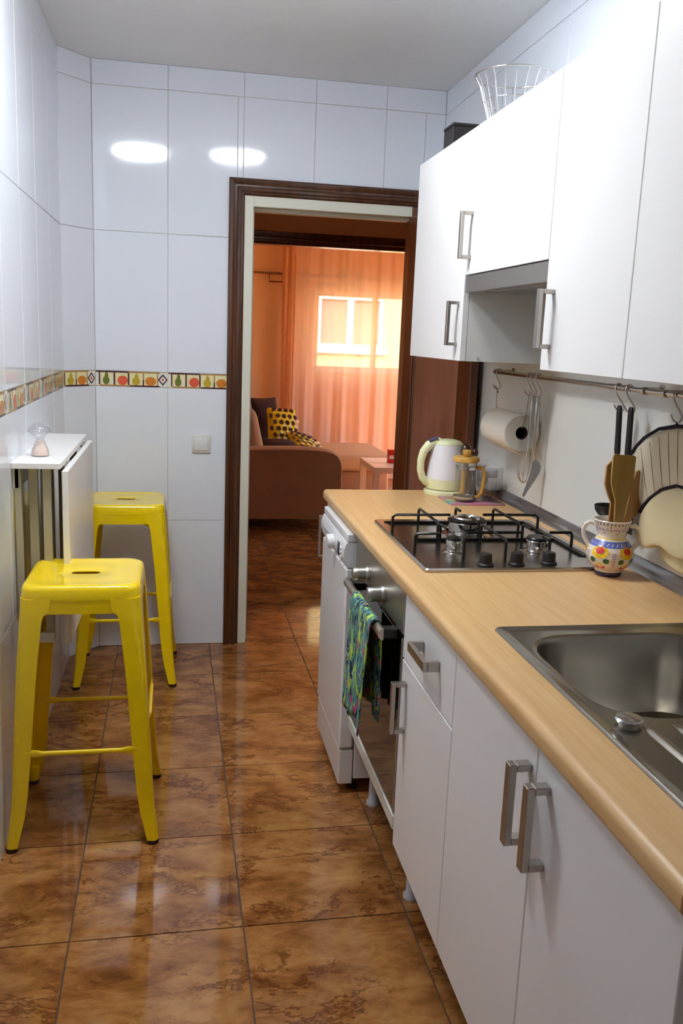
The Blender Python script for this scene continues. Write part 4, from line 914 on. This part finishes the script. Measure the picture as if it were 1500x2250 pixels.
build('blade', B().loft([[(x+a, y-.001-.006*sin(i*.5), z+h) for i, (a, h) in enumerate(o2)], [(x+a, y+.0012-.006*sin(i*.5), z+h) for i, (a, h) in enumerate(o2)]]), 'steel', c, 30)
# black ladle and turner
def black_handle(x, y, z, dx):
    R = []
    for h, w, t in ((0, .006, .004), (-.006, .0095, .006), (-.02, .0105, .0065), (-.07, .0105, .0065), (-.115, .0115, .007), (-.125, .009, .006), (-.130, .006, .005)):
        R.append([(x+dx*h+t*cos(2*pi*i/14), y+w*sin(2*pi*i/14), z+h) for i in range(14)])
    return R
x, y, z = h5; z += .018
c = thing('ladle', 'black ladle hanging behind the ceramic jug', 'ladle', (x, y, z-.2))
build('handle', B().loft([[(px_, py_, pz_) for px_, py_, pz_ in r] for r in black_handle(x-.004, y, z, -.05)]), 'blackplastic', c, 50)
build('neck', B().tube([(x+.002, y, z-.128), (x+.010, y+.004, z-.20), (x+.016, y+.010, z-.250), (x+.014, y+.012, z-.266)], [.0055, .005, .005, .006], 10), 'blackplastic', c, 60)
bc = (x-.004, y+.004, z-.258)
build('bowl', B().lathe([(.036, 0), (.0365, -.002), (.034, -.014), (.026, -.025), (.012, -.031), (0, -.032), ], bc, 28).lathe([(.0345, -.001), (.032, -.013), (.024, -.023), (.011, -.029), (0, -.030)], bc, 28).lathe([(.036, 0), (.0345, -.001)], bc, 28), 'blackplastic', c, 50)
x, y, z = h6; z += .018
c = thing('black_turner', 'black kitchen turner hanging between the jug and the oven mitts', 'turner', (x, y, z-.2))
build('handle', B().loft(black_handle(x-.002, y, z, -.03)), 'blackplastic', c, 50)
build('neck', B().tube([(x+.002, y, z-.128), (x+.008, y, z-.19), (x+.014, y, z-.235)], [.0055, .005, .006], 10), 'blackplastic', c, 60)
build('blade', B().rbox(x+.010, x+.0135, y-.040, y+.030, z-.315, z-.232, .0015, 1), 'blackplastic', c, 40)
# socket on the splashback
c = thing('power_socket', 'white surface-mounted power socket on the splashback by the kettle', 'socket', (1.12, 3.03, .975))
build('housing', B().rbox(1.090, 1.1435, 2.955, 3.090, .925, 1.008, .004, 2), 'white', c, 40)
for y in (2.990, 3.052): build('socket_well', B().tube([(1.0905, y, .966), (1.0885, y, .966)], .024, 24).tube([(1.0886, y, .966), (1.0870, y, .966)], .017, 24), 'gray', c, 40)

# oven mitts
def mitt(name, label, X, thick, cuff, hand, bind, org):
    c = thing(name, label, 'oven mitt', org, 'oven mitts on the rail')
    def pillow(poly, th, seg=6):
        n = len(poly); cy_ = sum(p[0] for p in poly)/n; cz_ = sum(p[1] for p in poly)/n; rings = []
        for i in range(-seg, seg+1):
            a = i/seg*pi/2; s = .80+.20*cos(a) if abs(i) < seg else .55
            rings.append([(X+th/2*sin(a), cy_+(p[0]-cy_)*s, cz_+(p[1]-cz_)*s) for p in poly])
        return B().loft(rings)
    def smoothp(poly, it=2):
        for _ in range(it):
            q = []
            for i in range(len(poly)):
                a, b_ = poly[i], poly[(i+1) % len(poly)]; q += [(a[0]*.75+b_[0]*.25, a[1]*.75+b_[1]*.25), (a[0]*.25+b_[0]*.75, a[1]*.25+b_[1]*.75)]
            poly = q
        return poly
    build('hand', pillow(smoothp(hand, 3), thick), 'mitt', c, 60)
    cf = build('cuff', pillow(smoothp(cuff, 1), thick*.9), 'quilt', c, 60)
    for ln in bind: build('binding', B().tube([(X-thick*.36, a, z_) for a, z_ in ln], .0042, 8), 'binding', c, 60)
    return c, cf
cuff = [(1.985, 1.182), (1.93, 1.232), (1.86, 1.264), (1.79, 1.277), (1.72, 1.281), (1.66, 1.268), (1.655, 1.135), (1.75, 1.148), (1.82, 1.128), (1.87, 1.096), (1.905, 1.062), (1.945, 1.122)]
hand = [(1.905, 1.070), (1.915, 1.015), (1.910, .985), (1.885, .976), (1.855, .982), (1.825, .996), (1.79, 1.000), (1.74, .985), (1.69, .990), (1.66, 1.04), (1.655, 1.142), (1.75, 1.152), (1.83, 1.132)]
top = [(1.985, 1.180), (1.955, 1.212), (1.92, 1.238), (1.86, 1.265), (1.79, 1.279), (1.72, 1.283), (1.66, 1.268)]
bot = [(1.905, 1.060), (1.888, 1.082), (1.865, 1.102), (1.82, 1.130), (1.76, 1.150), (1.71, 1.150), (1.655, 1.136)]
c, cf = mitt('oven_mitt', 'unbleached oven mitt with a quilted black-edged cuff hanging in front', 1.100, .030, cuff, hand, (top, bot), (1.098, 1.8, 1.12))
sl = B()
for k in range(9):
    t = k/8; ya = 1.965-.30*t; za = 1.195+.085*sin(min(1, t*1.25)*pi/2); yb = 1.900-.235*t; zb = 1.072+.075*sin(min(1, t*1.3)*pi/2)
    sl.tube([(1.0868, ya, za-.004), (1.0855, (ya+yb)/2, (za+zb)/2), (1.0868, yb, zb+.004)], .0010, 5)
build('quilting_seam', sl, 'seam', cf)['kind'] = 'stuff'
build('loop', B().tube([h7, (1.094, 1.80, 1.283), (1.100, 1.795, 1.275), (1.100, 1.805, 1.277), h7], .0018, 6), 'binding', c, 60)
hand2 = [(1.875, 1.06), (1.868, .992), (1.845, .960), (1.80, .946), (1.75, .944), (1.70, .955), (1.67, .99), (1.66, 1.07), (1.70, 1.12), (1.80, 1.12)]
cuff2 = [(1.90, 1.10), (1.93, 1.16), (1.88, 1.215), (1.80, 1.24), (1.70, 1.24), (1.66, 1.22), (1.66, 1.10), (1.75, 1.11)]
mitt('oven_mitt', 'second unbleached oven mitt hanging lower behind the front mitt', 1.1295, .026, cuff2, hand2, (), (1.1265, 1.8, 1.1))

# ------------------------------------------------------------------ living room
c = thing('sofa', 'brown corner sofa with a long chaise in the living room', 'sofa', (.75, 7.5, 0))
ay0, ay1 = 6.40, 6.60
armp = [(.14, .09), (.14, .610), (.85, .622), (1.00, .619), (1.07, .612), (1.13, .598), (1.17, .575), (1.195, .54), (1.205, .49), (1.205, .09)]
build('arm', B().loft([[(x+(.012 if x < .5 else -.012), ay0, z-(.012 if z > .3 else 0)) for x, z in armp], [(x, ay0+.03, z) for x, z in armp], [(x, ay1-.03, z) for x, z in armp], [(x, ay1, z-(.02 if z > .3 else 0)) for x, z in armp]]), 'sofa', c, 40)
build('piping', B().tube([(1.198, ay0+.004, .10), (1.196, ay0+.002, .485), (1.186, ay0+.002, .533), (1.162, ay0+.002, .566), (1.125, ay0+.002, .588), (1.065, ay0+.002, .602), (1.0, ay0+.002, .609), (.85, ay0+.002, .612), (.15, ay0+.002, .600)], .005, 6), 'sofa2', c, 60)
build('arm', B().rbox(.14, 1.14, 8.42, 8.62, .09, .660, .06, 3), 'sofa2', c, 50)
build('base', B().rbox(.20, 1.18, 6.58, 8.44, .09, .30, .02, 2).rbox(1.17, 1.845, 7.56, 8.44, .09, .285, .02, 2), 'sofa', c, 50)
build('backrest', B().rbox(.10, .36, 6.44, 8.56, .09, .74, .06, 3), 'sofa', c, 50)
build('seat_cushion', B().rbox(.36, 1.18, 6.605, 7.50, .295, .445, .045, 3), 'sofa2', c, 50); build('seat_cushion', B().rbox(.36, 1.86, 7.50, 8.42, .285, .432, .035, 3), 'sofa2', c, 50)
for k in range(2):
    y = 6.62+.92*k; build('back_cushion', B().rbox(-.12, .12, 0, .88, -.235, .235, .09, 4).xf(Matrix.Translation((.50, y, .655)) @ Matrix.Rotation(-.22, 4, 'Y')), 'sofa', c, 60)
for x, y in ((.2, 6.5), (1.1, 6.5), (.2, 8.5), (1.1, 8.5), (1.78, 7.62), (1.78, 8.38)): build('foot', B().lathe([(.02, 0), (.024, .09)], (x, y, 0), 12), 'black', c, 50)
def cushion(name, label, mats, ctr, size, rot, dots=False):
    c = thing(name, label, 'cushion', ctr, 'cushions on the sofa'); w, h, t = size; n = 14; V = []; b = B()
    for s in (1, -1):
        R = []
        for i in range(n+1):
            row = []
            for j in range(n+1):
                a, d = i/n*2-1, j/n*2-1; k = (1-abs(a)**2.5)*(1-abs(d)**2.5); pin = 1-.06*(abs(a)*(1-abs(d))+abs(d)*(1-abs(a)))*1.5
                row.append((a*w/2*(1-.05*(1-d*d)), d*h/2*(1-.05*(1-a*a)), s*t/2*max(k, 0)**.5))
            R.append(row)
        b.loft(R, False, False, 0 if s > 0 else 1)
    b.xf(rot); o = build('cover', b, mats, c, 70, local=True)
    if dots:
        q = B()
        for i in range(5):
            for j in range(6):
                a = (i-2)/2.5+(.2 if j % 2 else 0); d = (j-2.5)/3
                if abs(a) > .86 or abs(d) > .9: continue
                k = (1-abs(a)**2.5)*(1-abs(d)**2.5); zc = t/2*k**.5+.002; rr_ = .023
                q.add([(a*w/2+rr_*cos(2*pi*m/6), d*h/2+rr_*sin(2*pi*m/6), zc) for m in range(6)], [(0, 1, 2, 3, 4, 5)], 0)
                q.add([(a*w/2+.03+rr_*.75*cos(2*pi*m/6+.5), d*h/2-.03+rr_*.75*sin(2*pi*m/6+.5), zc-.001) for m in range(6)], [(0, 1, 2, 3, 4, 5)], 1)
        q.xf(rot); build('printed_dots', q, ['browncloth', 'palecloth'], o, local=True)['kind'] = 'stuff'
    return c
face = lambda yaw, pitch: Matrix.Rotation(yaw, 4, 'Z') @ Matrix.Rotation(pitch, 4, 'X')
cushion('dotted_cushion', 'yellow cushion with dark dots leaning on the sofa', ['yellowcloth', 'browncloth'], (.865, 7.50, .665), (.28, .33, .11), Matrix.Rotation(.10, 4, 'Y') @ face(.35, radians(68)), True)
cushion('dark_cushion', 'dark brown cushion behind the yellow dotted one on the sofa', ['browncloth', 'browncloth'], (.745, 7.69, .715), (.28, .38, .11), face(.55, radians(75)))
cushion('dotted_cushion', 'yellow and brown dotted cushion lying in front of the upright yellow one', ['yellowcloth', 'browncloth'], (1.03, 7.30, .550), (.27, .25, .11), Matrix.Rotation(.28, 4, 'Y') @ face(.25, radians(20)), True)
cushion('brown_cushion', 'dark brown cushion lying on the sofa seat below the yellow ones', ['browncloth', 'browncloth'], (.81, 7.03, .545), (.32, .26, .12), Matrix.Rotation(.06, 4, 'Y') @ face(.2, radians(14)))
# coffee table and red carton
tx0, tx1, ty0_, ty1_ = 1.505, 2.055, 6.655, 7.23
c = thing('coffee_table', 'white square coffee table beside the chaise', 'table', (1.78, 6.94, 0))
build('top', B().box(tx0, tx1, ty0_, ty1_, .40, .45, .002), 'tablewhite', c)
for x in (tx0, tx1-.05):
    for y in (ty0_, ty1_-.05): build('leg', B().box(x, x+.05, y, y+.05, 0, .40, .001), 'tablewhite', c)
c = thing('drink_carton', 'red and white carton standing on the coffee table', 'carton', (1.735, 6.93, .45))
build('body', B().box(1.675, 1.785, 6.90, 6.955, .4503, .560, .003), 'redcan', c); build('printed_panel', B().box(1.682, 1.77, 6.8992, 6.9005, .485, .515), 'canwhite', c)
# curtain and rods
c = thing('sheer_curtain', 'sheer orange curtain in front of the living room window', 'curtain', (1.8, 8.76, 0))
def drape(x0, x1, nf, amp, y, zt, zb, n):
    rows = []
    for j in range(9):
        t = j/8; z = zt+(zb-zt)*t; row = []
        for i in range(n+1):
            u_ = i/n; ph = u_*nf*2*pi; row.append((x0+(x1-x0)*u_+.012*sin(ph*.5+t*2), y+amp*(sin(ph)+.35*sin(ph*2.3+1.1))*(.5+.5*t)-.01*sin(t*4+u_*9), z))
        rows.append(row)
    return B().loft(rows, False, False)
build('voile_panel', drape(1.10, 2.75, 9, .022, 8.74, 2.42, .03, 150), 'sheer', c, 80)
build('gathered_edge', drape(.975, 1.115, 5, .022, 8.765, 2.42, .03, 60), 'sheer2', c, 80)
build('heading_tape', B().box(.98, 2.75, 8.725, 8.765, 2.42, 2.45, .002), 'tablewhite', c)
build('ceiling_track', B().box(.90, 2.95, 8.73, 8.76, 2.45, 2.499, .002), 'tablewhite', c)
c = thing('curtain_rod', 'thin brown rod running along the wall behind the sheer curtain', 'curtain rod', (1.7, 8.85, 2.03))
build('upper_rod', B().tube([(.60, 8.86, 2.030), (2.9, 8.86, 2.030)], .010, 8), 'rod', c, 50)
build('lower_rod', B().tube([(.862, 8.86, 2.030), (.862, 8.86, 1.950), (1.75, 8.86, 1.950)], .007, 8), 'rod', c, 50)
for x in (.66, 2.8): build('bracket', B().tube([(x, 8.86, 2.03), (x, 8.899, 2.03)], .008, 8), 'rod', c)

# ------------------------------------------------------------------ ceiling lamps (just above the frame)
for i, (x, y) in enumerate(((-.236, 2.20), (.338, 2.30))):
    c = thing('ceiling_lamp', 'round fluorescent ring lamp on the kitchen ceiling, ' + ('over the bar stools' if i == 0 else 'over the worktop side'), 'ceiling lamp', (x, y, H), 'ring lamps on the kitchen ceiling')
    build('base', B().lathe([(0, 0), (.172, 0), (.176, -.003), (.175, -.014), (.170, -.017), (.163, -.014), (.160, -.006), (0, -.006)], (x, y, H), 48), 'white', c, 40)
    a0 = pi*.95; r0, r1 = .120, .154; fl = []
    for k in range(49):
        a = a0+2*pi*.93*k/48; fl.append([(x+r*cos(a), y+r*sin(a), H-z_) for r, z_ in ((r0, .008), (r0-.001, .030), (r0+.008, .044), (r1-.008, .044), (r1+.001, .030), (r1, .008))])
    build('tube', B().loft(fl, False, False), 'lampglow%d' % i, c, 60)
    build('diffuser', B().lathe([(0, -.040), (.060, -.038), (.090, -.026), (.104, -.007)], (x, y, H), 40), 'lampglow%d' % i, c, 60)
    build('clip', B().tube([(x-.085, y, H-.010), (x-.158, y, H-.010)], .006, 8), 'white', c, 50)
